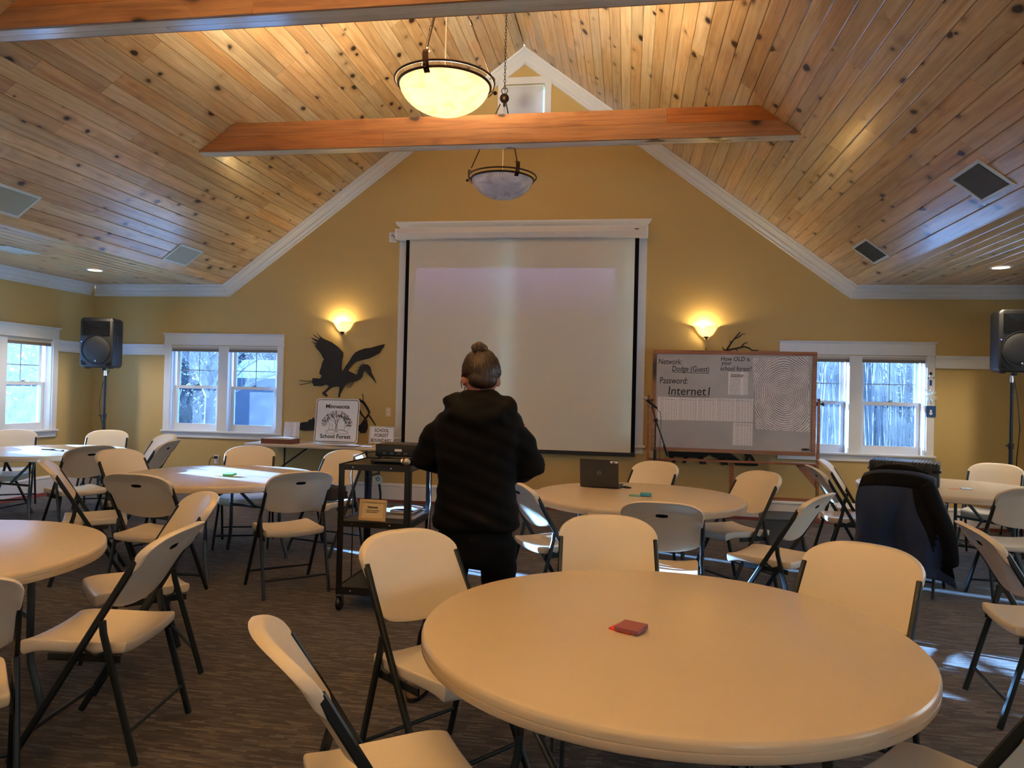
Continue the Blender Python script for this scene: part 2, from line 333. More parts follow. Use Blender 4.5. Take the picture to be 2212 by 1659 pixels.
ART_LOW = [[(0.501, 0.774), (1.274, 0.777), (1.331, 0.739), (1.388, 0.695), (1.234, 0.696), (1.114, 0.702), (1.022, 0.742), (0.945, 0.7), (0.81, 0.705), (0.739, 0.703), (0.524, 0.709)], [(0.524, 0.717), (0.589, 0.715), (0.626, 0.634), (0.583, 0.633)], [(0.698, 0.63), (0.717, 0.717), (0.774, 0.719), (0.74, 0.631)], [(0.881, 0.715), (0.938, 0.717), (0.996, 0.629), (0.911, 0.626)], [(1.121, 0.71), (1.22, 0.706), (1.256, 0.63), (1.172, 0.626)], [(1.312, 0.659), (1.604, 0.665), (1.606, 0.642), (1.591, 0.628), (1.333, 0.628)], [(1.435, 0.772), (1.525, 0.768), (1.59, 0.668), (1.541, 0.667), (1.498, 0.738), (1.479, 0.663), (1.43, 0.662), (1.464, 0.737)], [(1.234, 0.703), (1.388, 0.702), (1.395, 0.659), (1.312, 0.656)]]
WB_TEXT = [('Network:', (0.371, 1.847), (0.643, 1.852), 0.06914991702009958), ('Dodge (Guest)', (0.532, 1.765), (0.965, 1.773), 0.06638392033929559), ('Password:', (0.389, 1.615), (0.716, 1.622), 0.07836990595611286), ('Internet1', (0.492, 1.481), (0.981, 1.493), 0.10326387608334872), ('How OLD is', (1.101, 1.899), (1.432, 1.905), 0.05347593582887701), ('your', (1.106, 1.851), (1.223, 1.853), 0.05163193804167436), ('school forest?', (1.095, 1.782), (1.455, 1.789), 0.057163931403282325)]
WB_LINES = [((0.536, 1.754), (0.965, 1.745)), ((0.499, 1.464), (0.975, 1.47))]
WB_SHEETS = [((0.367, 1.451), (0.587, 1.174)), ((0.59, 1.447), (0.812, 1.178)), ((0.817, 1.45), (1.04, 1.179)), ((1.044, 1.453), (1.253, 1.18)), ((1.252, 1.453), (1.478, 1.175)), ((1.252, 1.164), (1.479, 0.896)), ((1.19, 1.769), (1.416, 1.495))]
WB_POSTER = [(1.463, 1.94), (2.093, 1.966), (2.126, 1.077), (1.515, 1.096)]
WB = [(0.301, 2.011), (2.175, 2.026), (2.197, 0.799), (0.304, 0.805)]
PROJ_RECT = [(-2.765, 3.057), (-0.176, 3.062), (-0.166, 2.584), (-2.753, 2.57)]
STREAK = [(-1.577, 2.338), (-1.24, 2.341), (0.046, 2.353)]
SASH_DEC = [(3.512, 1.423), (3.619, 1.426), (3.626, 1.294), (3.519, 1.286), (3.556, 1.54), (3.557, 1.776), (3.559, 1.65)]
# ------------------------------------------------------------------ room shell
XL, XR, YB, YF = -7.54, 4.72, 9.40, -3.2
ZE, XEL, XER, XM = 2.848, -5.512, 2.700, -1.407
ZR = ZE + 0.7508 * (XM - XEL)
WT = 0.20
def ztop(x):
    if x <= XEL or x >= XER: return ZE
    return ZE + 0.7508 * ((x - XEL) if x < XM else (XER - x))
def wall_cols(x0, x1, holes, zf, y0, y1, breaks=()):
    mb = MB(); xs = sorted(set([x0, x1] + [h[0] for h in holes] + [h[1] for h in holes] + [b for b in breaks if x0 < b < x1]))
    for a, b in zip(xs, xs[1:]):
        hs = sorted([h for h in holes if h[0] <= a + 1e-6 and h[1] >= b - 1e-6], key=lambda h: h[2])
        segs = []; z = (0.0, 0.0)
        for h in hs: segs.append((z, (h[2], h[2]))); z = (h[3], h[3])
        segs.append((z, (zf(a), zf(b))))
        for (za, zb), (zc, zd) in segs:
            mb.add([(a,y0,za),(b,y0,zb),(b,y1,zb),(a,y1,za),(a,y0,zc),(b,y0,zd),(b,y1,zd),(a,y1,zc)],
                   [(0,3,2,1),(4,5,6,7),(0,1,5,4),(1,2,6,5),(2,3,7,6),(3,0,4,7)])
    return mb
WW = 1.77
def opening(u): return (u + 0.086, u + WW - 0.086, 0.815, 2.005)
U_L, U_R = -6.404, 1.836
BIG = (-2.93, 0.11, 0.83, 3.44)
GAB = (-1.665, -1.135, 4.72, 5.475)
struct('wall_back', wall_cols(XL - WT, XR + WT, [opening(U_L), opening(U_R), BIG, GAB], ztop, YB, YB + WT, (XEL, XM, XER)), 'wall_paint')
# side walls: built along local x then turned
def side_wall(name, holes, left):
    L = YB - YF
    mb = wall_cols(0, L, holes, lambda x: ZE, 0, WT)
    o = struct(name, mb, 'wall_paint')
    if left: o.location = (XL, YF, 0); o.rotation_euler = (0, 0, PI/2)
    else: o.location = (XR, YB, 0); o.rotation_euler = (0, 0, -PI/2)
WIN_A = 6.974                       # left wall window (casing start, world Y)
R_WINS = [7.6, 4.9, 2.2]            # right wall windows, world Y of their near-left casing edge (they run towards -Y)
side_wall('wall_left', [opening(WIN_A - YF)], True)
side_wall('wall_right', [opening(YB - y) for y in R_WINS], False)
FILL_WINS = [(-6.6, -5.2, 0.9, 2.1), (2.4, 3.8, 0.9, 2.1)]  # front windows, out of view, added to fill the room with daylight
struct('wall_front', wall_cols(XL - WT, XR + WT, FILL_WINS, ztop, YF - WT, YF, (XEL, XM, XER)), 'wall_paint')
for i, h in enumerate(FILL_WINS):
    r = sroot('window_%d' % (8 + i), (h[0], YF, 0)); ww = h[1] - h[0]
    f = MB()
    for a, b in ((0, .06), (ww/2 - .03, ww/2 + .03), (ww - .06, ww)): f.box(a, b, -.12, -.06, h[2], h[3])
    f.box(0, ww, -.12, -.06, h[2], h[2] + .06); f.box(0, ww, -.12, -.06, h[3] - .06, h[3])
    part('sash', f, 'trim', r)
    part('pane', MB().box(.06, ww - .06, -.092, -.088, h[2] + .06, h[3] - .06), 'glass_clear', r)
struct('floor', MB().box(XL - WT, XR + WT, YF - WT, YB + WT, -0.12, 0.0), 'carpet')
bd = MB(); bw = 0.24
bd.box(XL + .02, XR - .02, YB - bw, YB - .02, 0, .003); bd.box(XL + .02, XL + bw, YF, YB - bw, 0, .003); bd.box(XR - bw, XR - .02, YF, YB - bw, 0, .003)
obj('trim_1', bd.mesh('trim_1', 'burgundy'), None, kind='structure')

# ------------------------------------------------------------------ ceiling: backing slabs and single planks
Y_PL0, Y_PL1 = 2.3, YB - 0.012
PW = 0.1315
def plank_mesh(L, cache={}):
    L = round(L, 2)
    if L not in cache:
        h, g, t = PW / 2 - 0.0012, 0.0055, 0.014
        prof = [(-h, 0), (h, 0), (h, t - g * .8), (h - g, t), (-h + g, t), (-h, t - g * .8)]
        mb = MB(); n = 6
        mb.add([(x, a, b - t) for x in (-L/2 + .0006, L/2 - .0006) for a, b in prof], [tuple(range(5, -1, -1)), tuple(range(6, 12))] + [(i, (i+1) % n, (i+1) % n + n, i + n) for i in range(n)])
        cache[L] = mb.mesh('plank', 'pine')
    return cache[L]
def lay(root, origin, ex, ey, width, seed):
    rnd = random.Random(seed); rows = int(round(width / PW)); pw = width / rows
    ez = ex.cross(ey)
    for r in range(rows):
        c = origin + ey * (pw * (r + 0.5))
        y = Y_PL0; first = True
        while y < Y_PL1 - 1e-3:
            L = rnd.choice((1.83, 2.44, 3.05, 3.66)) if not first else rnd.choice((0.6, 1.2, 1.8, 2.4, 3.0)); first = False
            L = min(L, Y_PL1 - y)
            if Y_PL1 - (y + L) < 0.35: L = Y_PL1 - y
            o = bpy.data.objects.new('plank', plank_mesh(L)); COL.objects.link(o); o.parent = root
            m = Matrix((ex, ey, ez)).transposed().to_4x4(); m.translation = Vector((c.x, y + L / 2, c.z))
            if rnd.random() < .5: m = m @ Matrix.Rotation(PI, 4, 'Z')
            o.matrix_local = m
            y += L
slab = MB(); e = 0.018
def slab_quad(mb, a, b, y0, y1, nx, nz, t=0.12):
    (xa, za), (xb, zb) = a, b
    mb.add([(xa, y0, za), (xb, y0, zb), (xb, y1, zb), (xa, y1, za), (xa + nx*t, y0, za + nz*t), (xb + nx*t, y0, zb + nz*t), (xb + nx*t, y1, zb + nz*t), (xa + nx*t, y1, za + nz*t)],
           [(0,1,2,3),(7,6,5,4),(0,4,5,1),(1,5,6,2),(2,6,7,3),(3,7,4,0)])
SL = math.hypot(XM - XEL, ZR - ZE); es = Vector(((XM - XEL) / SL, 0, (ZR - ZE) / SL))
for side in (0, 1):
    mb = MB(); sg = 1 if side == 0 else -1
    xe, xw = (XEL, XL) if side == 0 else (XER, XR)
    nx, nz = -sg * es.z, es.x
    slab_quad(mb, (xe + nx*e, ZE + nz*e), (XM + nx*e, ZR + nz*e), YF, YB, nx, nz)
    slab_quad(mb, (xw, ZE + e), (xe, ZE + e), YF, YB, 0, 1)
    root = struct('ceiling', mb, 'groove')
    ex = Vector((0, 1, 0)) if side == 0 else Vector((0, -1, 0))
    lay(root, Vector((xe, 0, ZE)), ex, Vector((sg * es.x, 0, es.z)), SL, 11 + side)
    wf = abs(xw - xe)
    if side == 0: lay(root, Vector((xw, 0, ZE)), ex, Vector((1, 0, 0)), wf, 31)
    else: lay(root, Vector((xw, 0, ZE)), ex, Vector((-1, 0, 0)), wf, 32)
    # the stretch over and behind the camera in one piece
    mb2 = MB()
    slab_quad(mb2, (xe, ZE), (XM, ZR), YF, Y_PL0 - .002, nx, nz, .015); slab_quad(mb2, (xw, ZE), (xe, ZE), YF, Y_PL0 - .002, 0, 1, .015)
    part('rear_planking', mb2, 'pine', root)

part('ridge_board', MB().prism([(XM - .10, ZR - .045), (XM, ZR + .02), (XM + .10, ZR - .045), (XM + .16, ZR + .30), (XM - .16, ZR + .30)], lambda u, v, w: (u, YF + w, v), YB - YF).xf(Matrix.Translation((0, 0, .052))), 'groove', root)
# ------------------------------------------------------------------ crown, rail, baseboard
CR = [(0, .158), (.012, .158), (.020, .150), (.020, .138), (.012, .134), (.030, .118), (.038, .104), (.040, .092), (.034, .088), (.052, .066), (.070, .044), (.080, .038), (.080, .028), (.092, .024), (.098, .012), (.098, 0), (0, 0)]
CP = [Vector((XL, ZE)), Vector((XEL, ZE)), Vector((XM, ZR)), Vector((XER, ZE)), Vector((XR, ZE))]
def off_poly(h):
    out = []
    for i, p in enumerate(CP):
        def ln(a, b):
            t = (b - a).normalized(); nrm = Vector((t.y, -t.x)); return a + nrm * h, t
        if i == 0: out.append(p + Vector((0, -h)))
        elif i == len(CP) - 1: out.append(p + Vector((0, -h)))
        else:
            (p1, t1), (p2, t2) = ln(CP[i-1], p), ln(p, CP[i+1])
            d = t1.x * t2.y - t1.y * t2.x; q = p2 - p1
            s = (q.x * t2.y - q.y * t2.x) / d; out.append(p1 + t1 * s)
    return out
OP = {h: off_poly(h) for _, h in CR}
for i in range(4):
    vs = []
    for end in (i, i + 1):
        for d, h in CR:
            q = OP[h][end]; x = q.x
            if end == 0: x = XL + d
            if end == 4: x = XR - d
            vs.append((x, YB - d, q.y))
    k = len(CR)
    struct('trim_%d' % (2 + i), MB().add(vs, [tuple(range(k)), tuple(range(2*k - 1, k - 1, -1))] + [(j, j + k, (j+1) % k + k, (j+1) % k) for j in range(k)]), 'ceil_trim')
def run_profile(prof, p0, p1, inward):
    """prof (d, z); straight run from p0 to p1 in plan, d along inward"""
    k = len(prof); vs = [(p[0] + inward[0]*d, p[1] + inward[1]*d, z) for p in (p0, p1) for d, z in prof]
    return MB().add(vs, [tuple(range(k)), tuple(range(2*k - 1, k - 1, -1))] + [(j, j + k, (j+1) % k + k, (j+1) % k) for j in range(k)])
CRZ = [(d, ZE - h) for d, h in CR]
struct('trim_6', run_profile(CRZ, (XL, YF), (XL, YB - .095), (1, 0)), 'ceil_trim')
struct('trim_7', run_profile(CRZ, (XR, YF), (XR, YB - .095), (-1, 0)), 'ceil_trim')
RAIL = [(0, 1.868), (.024, 1.868), (.026, 1.884), (.018, 1.888), (.018, 1.972), (.024, 1.978), (.036, 2.000), (.040, 2.016), (0, 2.016)]
for i, (a, b, n) in enumerate([((XL, YB), (U_L - .002, YB), (0, -1)), ((U_R + WW + .002, YB), (XR, YB), (0, -1)), ((XL, WIN_A + WW + .002), (XL, YB - .042), (1, 0)), ((XL, YF), (XL, WIN_A - .002), (1, 0))]):
    struct('trim_%d' % (8 + i), run_profile(RAIL, a, b, n), 'trim')
BB = [(0, 0), (.02, 0), (.02, .012), (.018, .175), (.024, .182), (.024, .196), (.012, .217), (0, .217)]
struct('baseboard_back', run_profile(BB, (XL, YB), (XR, YB), (0, -1)), 'trim')
struct('baseboard_left', run_profile(BB, (XL, YF), (XL, YB - .026), (1, 0)), 'trim')
struct('baseboard_right', run_profile(BB, (XR, YF), (XR, YB - .026), (-1, 0)), 'trim')

# ------------------------------------------------------------------ windows
plain('blind_tan', srgb(186, 176, 160), 0.7, var=0.03); plain('blind_dark', srgb(120, 112, 104), 0.75, var=0.03)
plain('muntin', srgb(150, 164, 178), 0.4, var=0.02); plain('lock_metal', srgb(90, 88, 84), 0.35, metal=0.8)
def window(n, loc, rz, glass='glass'):
    r = sroot('window_%d' % n, loc); r.rotation_euler = (0, 0, rz); W_ = WW; c = .086
    for a in (0, W_ - c): part('casing', MB().box(a, a + c, -.020, 0, .825, 2.016, .002), 'trim', r)
    hd = MB().box(-.002, W_ + .002, -.024, 0, 2.024, 2.150); hd.box(-.012, W_ + .012, -.032, 0, 2.014, 2.026, .002)
    part('header', hd, 'trim', r)
    cp = [(-.024, 2.146), (-.030, 2.150), (-.040, 2.160), (-.048, 2.170), (-.048, 2.176), (0, 2.176), (0, 2.146)]
    k = len(cp); vs = []
    for s_ in (0, 1):
        for y, z in cp:
            ex = -y - .022
            vs.append(((-ex if s_ == 0 else W_ + ex), y, z))
    part('cap', MB().add(vs, [tuple(range(k)), tuple(range(2*k-1, k-1, -1))] + [(j, j+k, (j+1) % k + k, (j+1) % k) for j in range(k)]), 'trim', r)
    part('stool', MB().box(-.022, W_ + .022, -.046, .068, .803, .826, .004), 'trim', r)
    part('apron', MB().box(0, W_, -.018, 0, .728, .803, .003), 'trim', r)
    jb = MB(); jb.box(c, c + .014, 0, WT, .826, 2.004); jb.box(W_ - c - .014, W_ - c, 0, WT, .826, 2.004); jb.box(c, W_ - c, 0, WT, 1.992, 2.004); jb.box(c, W_ - c, .068, WT, .812, .826)
    for xa in (c + .014, W_/2 + .071):
        for xb in (xa, xa + .699):
            sg = 1 if xb == xa else -1
            jb.box(min(xb, xb + sg*.012), max(xb, xb + sg*.012), .050, .068, .826, 1.992)
    part('jamb', jb, 'trim', r)
    part('mullion', MB().box(W_/2 - .071, W_/2 + .071, -.014, WT, .826, 1.992), 'trim', r)
    bl = part('blind', MB().box(c + .004, W_ - c - .004, .004, .045, 1.962, 1.992, .003), 'blind_tan', r)
    part('blind_stack', MB().box(c + .006, W_ - c - .006, .006, .042, 1.924, 1.962, .004), 'blind_dark', bl)
    for xa in (c + .014, W_/2 + .071):
        xb = xa + .699
        up = MB(); z0, z1, y0, y1 = 1.405, 1.99, .112, .142
        up.box(xa + .012, xa + .058, y0, y1, z0, z1); up.box(xb - .058, xb - .012, y0, y1, z0, z1); up.box(xa + .058, xb - .058, y0, y1, z1 - .05, z1); up.box(xa + .058, xb - .058, y0, y1, z0, z0 + .036)
        su = part('sash', up, 'trim', r)
        part('pane', MB().box(xa + .058, xb - .058, .125, .129, z0 + .036, z1 - .05), glass, su)
        mm = MB(); xc = (xa + xb) / 2
        mm.box(xc - .006, xc + .006, .119, .124, z0 + .036, z1 - .05); part('muntin', mm, 'muntin', su)
        part('muntin', MB().box(xa + .058, xb - .058, .119, .124, 1.660, 1.672), 'muntin', su)
        lo = MB(); z0, z1, y0, y1 = .826, 1.452, .072, .106
        lo.box(xa, xa + .058, y0, y1, z0, z1); lo.box(xb - .058, xb, y0, y1, z0, z1); lo.box(xa + .058, xb - .058, y0, y1, z1 - .042, z1); lo.box(xa + .058, xb - .058, y0, y1, z0, z0 + .095)
        sl = part('sash', lo, 'trim', r)
        part('pane', MB().box(xa + .058, xb - .058, .086, .090, z0 + .095, z1 - .042), glass, sl)
        lk = MB().box(xc - .03, xc + .03, .074, .10, z1, z1 + .008, .002); lk.tube([(xc - .012, .085, z1 + .012), (xc + .03, .08, z1 + .02)], .005, 6)
        part('sash_lock', lk, 'lock_metal', sl)
    return r
window(1, (U_L, YB, 0), 0)
window(2, (U_R, YB, 0), 0)
window(3, (XL, WIN_A, 0), PI/2)
for i, y in enumerate(R_WINS): window(5 + i, (XR, y, 0), -PI/2, 'glass_clear')
# tall window behind the screen
r = sroot('window_4', (0, YB, 0))
for a in (BIG[0] - .10, BIG[1]): part('casing', MB().box(a, a + .10, -.022, 0, .825, 3.46, .002), 'trim', r)
part('header', MB().box(BIG[0] - .10, BIG[1] + .10, -.024, 0, 3.44, 3.62), 'trim', r)
cp = [(-.024, 3.615), (-.034, 3.625), (-.052, 3.640), (-.066, 3.662), (-.070, 3.684), (0, 3.684), (0, 3.615)]
k = len(cp); vs = [((BIG[0] - .10 + y + .02 if s_ == 0 else BIG[1] + .10 - y - .02), y, z) for s_ in (0, 1) for y, z in cp]
part('cap', MB().add(vs, [tuple(range(k)), tuple(range(2*k-1, k-1, -1))] + [(j, j+k, (j+1) % k + k, (j+1) % k) for j in range(k)]), 'trim', r)
part('stool', MB().box(BIG[0] - .125, BIG[1] + .125, -.05, .068, .805, .83, .004), 'trim', r)
part('apron', MB().box(BIG[0] - .10, BIG[1] + .10, -.02, 0, .725, .805, .003), 'trim', r)
jb = MB().box(BIG[0], BIG[0] + .014, 0, WT, .83, 3.44); jb.box(BIG[1] - .014, BIG[1], 0, WT, .83, 3.44); jb.box(BIG[0], BIG[1], 0, WT, 3.428, 3.44); jb.box(BIG[0], BIG[1], .068, WT, .818, .83)
part('jamb', jb, 'trim', r)
part('mullion', MB().box(-1.48, -1.335, -.014, WT, .83, 3.428), 'trim', r)
for xa, xb in ((BIG[0] + .014, -1.48), (-1.335, BIG[1] - .014)):
    f = MB(); f.box(xa, xa + .05, .10, .135, .83, 3.428); f.box(xb - .05, xb, .10, .135, .83, 3.428); f.box(xa, xb, .10, .135, .83, .92); f.box(xa, xb, .10, .135, 3.37, 3.428); f.box(xa, xb, .10, .135, 2.3, 2.36)
    s_ = part('sash', f, 'trim', r)
    part('pane', MB().box(xa + .05, xb - .05, .116, .120, .92, 3.37), 'glass', s_)
    part('blind', MB().box(xa + .02, xb - .075, .050, .056, .85, 3.42), 'blind_tan', r)
# gable window with closed slat blind
r = sroot('window_10', (0, YB, 0)); a, b, z0, z1 = GAB
cs = MB()
for q in ((a - .085, a, z0 - .085, z1 + .085), (b, b + .085, z0 - .085, z1 + .085), (a, b, z1, z1 + .085), (a, b, z0 - .085, z0)): cs.box(q[0], q[1], -.022, 0, q[2], q[3])
part('casing', cs, 'trim', r)
part('pane', MB().box(a, b, .115, .12, z0, z1), 'glass', r)
bl = MB(); nz_ = 34
for i in range(nz_):
    zz = z0 + .01 + (z1 - z0 - .04) * i / (nz_ - 1)
    bl.add([(a + .006, .030, zz), (b - .028, .030, zz), (b - .028, .037, zz + .031), (a + .006, .037, zz + .031)], [(0, 1, 2, 3)])
o = part('blind_slats', bl, 'trim', r); o['kind'] = 'stuff'
part('blind_rail', MB().box(a + .004, b - .024, .022, .052, z1 - .028, z1 - .002), 'trim', r)

# ------------------------------------------------------------------ beams (boxed with boards)
def beam(y0, y1, label):
    r = thing('ceiling_beam', label, 'beam'); z0, zm, z1 = 3.775, 3.915, 4.052
    def xl(z, e=.0): return XEL + (z - ZE) / .7508 + e
    def xr(z, e=.0): return XER - (z - ZE) / .7508 - e
    cuts = {z0: [-2.9, .2], zm: [-.75]}
    def board(za, zb, ya, yb, cl, cr, mat):
        # one board piece; ends follow the roof slope when cl/cr is None
        def X(z, side, v): return (xl(z, .004) if side == 0 else xr(z, .004)) if v is None else v
        vs = [(X(za,0,cl),ya,za),(X(za,1,cr),ya,za),(X(za,1,cr),yb,za),(X(za,0,cl),yb,za),(X(zb,0,cl),ya,zb),(X(zb,1,cr),ya,zb),(X(zb,1,cr),yb,zb),(X(zb,0,cl),yb,zb)]
        cx_ = sum(v[0] for v in vs) / 8
        bm = bmesh.new(); bv = [bm.verts.new((v[0] - cx_, v[1] - ya, v[2] - za)) for v in vs]
        for q in ((0,3,2,1),(4,5,6,7),(0,1,5,4),(1,2,6,5),(2,3,7,6),(3,0,4,7)): bm.faces.new([bv[i] for i in q])
        bmesh.ops.recalc_face_normals(bm, faces=bm.faces)
        bmesh.ops.bevel(bm, geom=bm.edges[:], offset=.0022, segments=1, affect='EDGES')
        mb = MB().bm(bm); part('board', mb, mat, r).location = (cx_, ya, za)
    t = .018
    for ya, yb in ((y0, y0 + t), (y1 - t, y1)):
        for za, zb, cs_ in ((z0 + .004, zm, (-2.35, None)), (zm, z1, (.30, None))):
            c = cs_[0]
            board(za, zb, ya, yb, None, c, 'pine_beam'); board(za, zb, ya, yb, c, None, 'pine_beam')
    ym = (y0 + y1) / 2
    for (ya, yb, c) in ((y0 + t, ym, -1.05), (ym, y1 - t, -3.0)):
        board(z0, z0 + t, ya, yb, None, c, 'pine_lit'); board(z0, z0 + t, ya, yb, c, None, 'pine_lit')
    board(z1 - t, z1, y0 + t, y1 - t, None, None, 'pine_beam')
beam(6.695, 6.855, 'boxed orange pine collar beam spanning below the hanging lamps, nearer the screen wall')
beam(4.222, 4.395, 'boxed orange pine collar beam crossing the top edge of the picture')

# ------------------------------------------------------------------ ceiling vents and recessed lights
plain('vent_frame', srgb(196, 208, 204), 0.4, var=0.02); plain('vent_dark', srgb(96, 100, 88), 0.6, var=0.05); plain('vent_slat', srgb(168, 174, 160), 0.45, var=0.03)
def vent(c, ex, ey, label, lx=.46, ly=.30):
    r = thing('ceiling_vent', label, 'vent', group='return air vents in the plank ceiling'); ez = ex.cross(ey)
    m = Matrix((ex, ey, ez)).transposed().to_4x4(); m.translation = c; r.matrix_world = m
    fr = MB(); b = .026
    for q in ((-lx/2, lx/2, -ly/2, -ly/2 + b), (-lx/2, lx/2, ly/2 - b, ly/2), (-lx/2, -lx/2 + b, -ly/2 + b, ly/2 - b), (lx/2 - b, lx/2, -ly/2 + b, ly/2 - b)): fr.box(q[0], q[1], q[2], q[3], 0.001, .010)
    part('frame', fr, 'vent_frame', r)
    part('backing', MB().box(-lx/2 + b, lx/2 - b, -ly/2 + b, ly/2 - b, .0008, .002), 'vent_dark', r)
    sl = MB(); n = 22
    for i in range(n):
        x = -lx/2 + b + (lx - 2*b) * (i + .5) / n
        sl.add([(x - .0075, -ly/2 + b, .0035), (x - .0075, ly/2 - b, .0035), (x + .0045, ly/2 - b, .007), (x + .0045, -ly/2 + b, .007)], [(0, 1, 2, 3)])
    part('louvres', sl, 'vent_slat', r)['kind'] = 'stuff'
eL, eR = Vector((es.x, 0, es.z)), Vector((-es.x, 0, es.z)); ey = Vector((0, 1, 0))
def on_slope(x): return ztop(x)
for x, y, side, lab in ((-5.295, 5.54, 0, 'metal louvred vent at the left edge of the picture, on the sloping left ceiling'), (-5.29, 8.05, 0, 'metal louvred vent low on the left ceiling slope near the screen wall'),
                        (2.444, 5.63, 1, 'large metal louvred vent on the right ceiling slope, nearer the viewer'), (2.47, 8.107, 1, 'metal louvred vent low on the right ceiling slope near the screen wall')):
    vent(Vector((x, y, on_slope(x))), ey if side == 0 else -ey, eL if side == 0 else eR, lab)
vent(Vector((-6.455, 6.825, ZE)), ey, Vector((1, 0, 0)), 'narrow looking vent in the flat strip of ceiling above the left window', .46, .29)
plain('lamp_disc', srgb(255, 236, 200), 0.5, emit=(srgb(255, 226, 176), 14.0))
for x, y, lab in ((-6.511, 8.114, 'small recessed ceiling light above the left loudspeaker'), (3.708, 8.084, 'small recessed ceiling light above the right loudspeaker')):
    r = thing('recessed_light', lab, 'ceiling light', (x, y, ZE), group='recessed ceiling lights')
    part('trim_ring', MB().lathe([(.075, -.001), (.078, -.008), (.10, -.006), (.102, -.001)], 28), 'trim', r, 40)
    part('lens', MB().lathe([(0, -.004), (.075, -.004), (.075, -.001), (0, -.001)], 28), 'lamp_disc', r)
    ld = bpy.data.lights.new('recessed_lamp', 'SPOT'); ld.energy = 60 * LAMP; ld.color = (1.0, .82, .58); ld.spot_size = math.radians(115); ld.spot_blend = .6; ld.shadow_soft_size = .06
    lo = bpy.data.objects.new('recessed_lamp', ld); COL.objects.link(lo); lo.parent = r; lo.location = (0, 0, -.03)
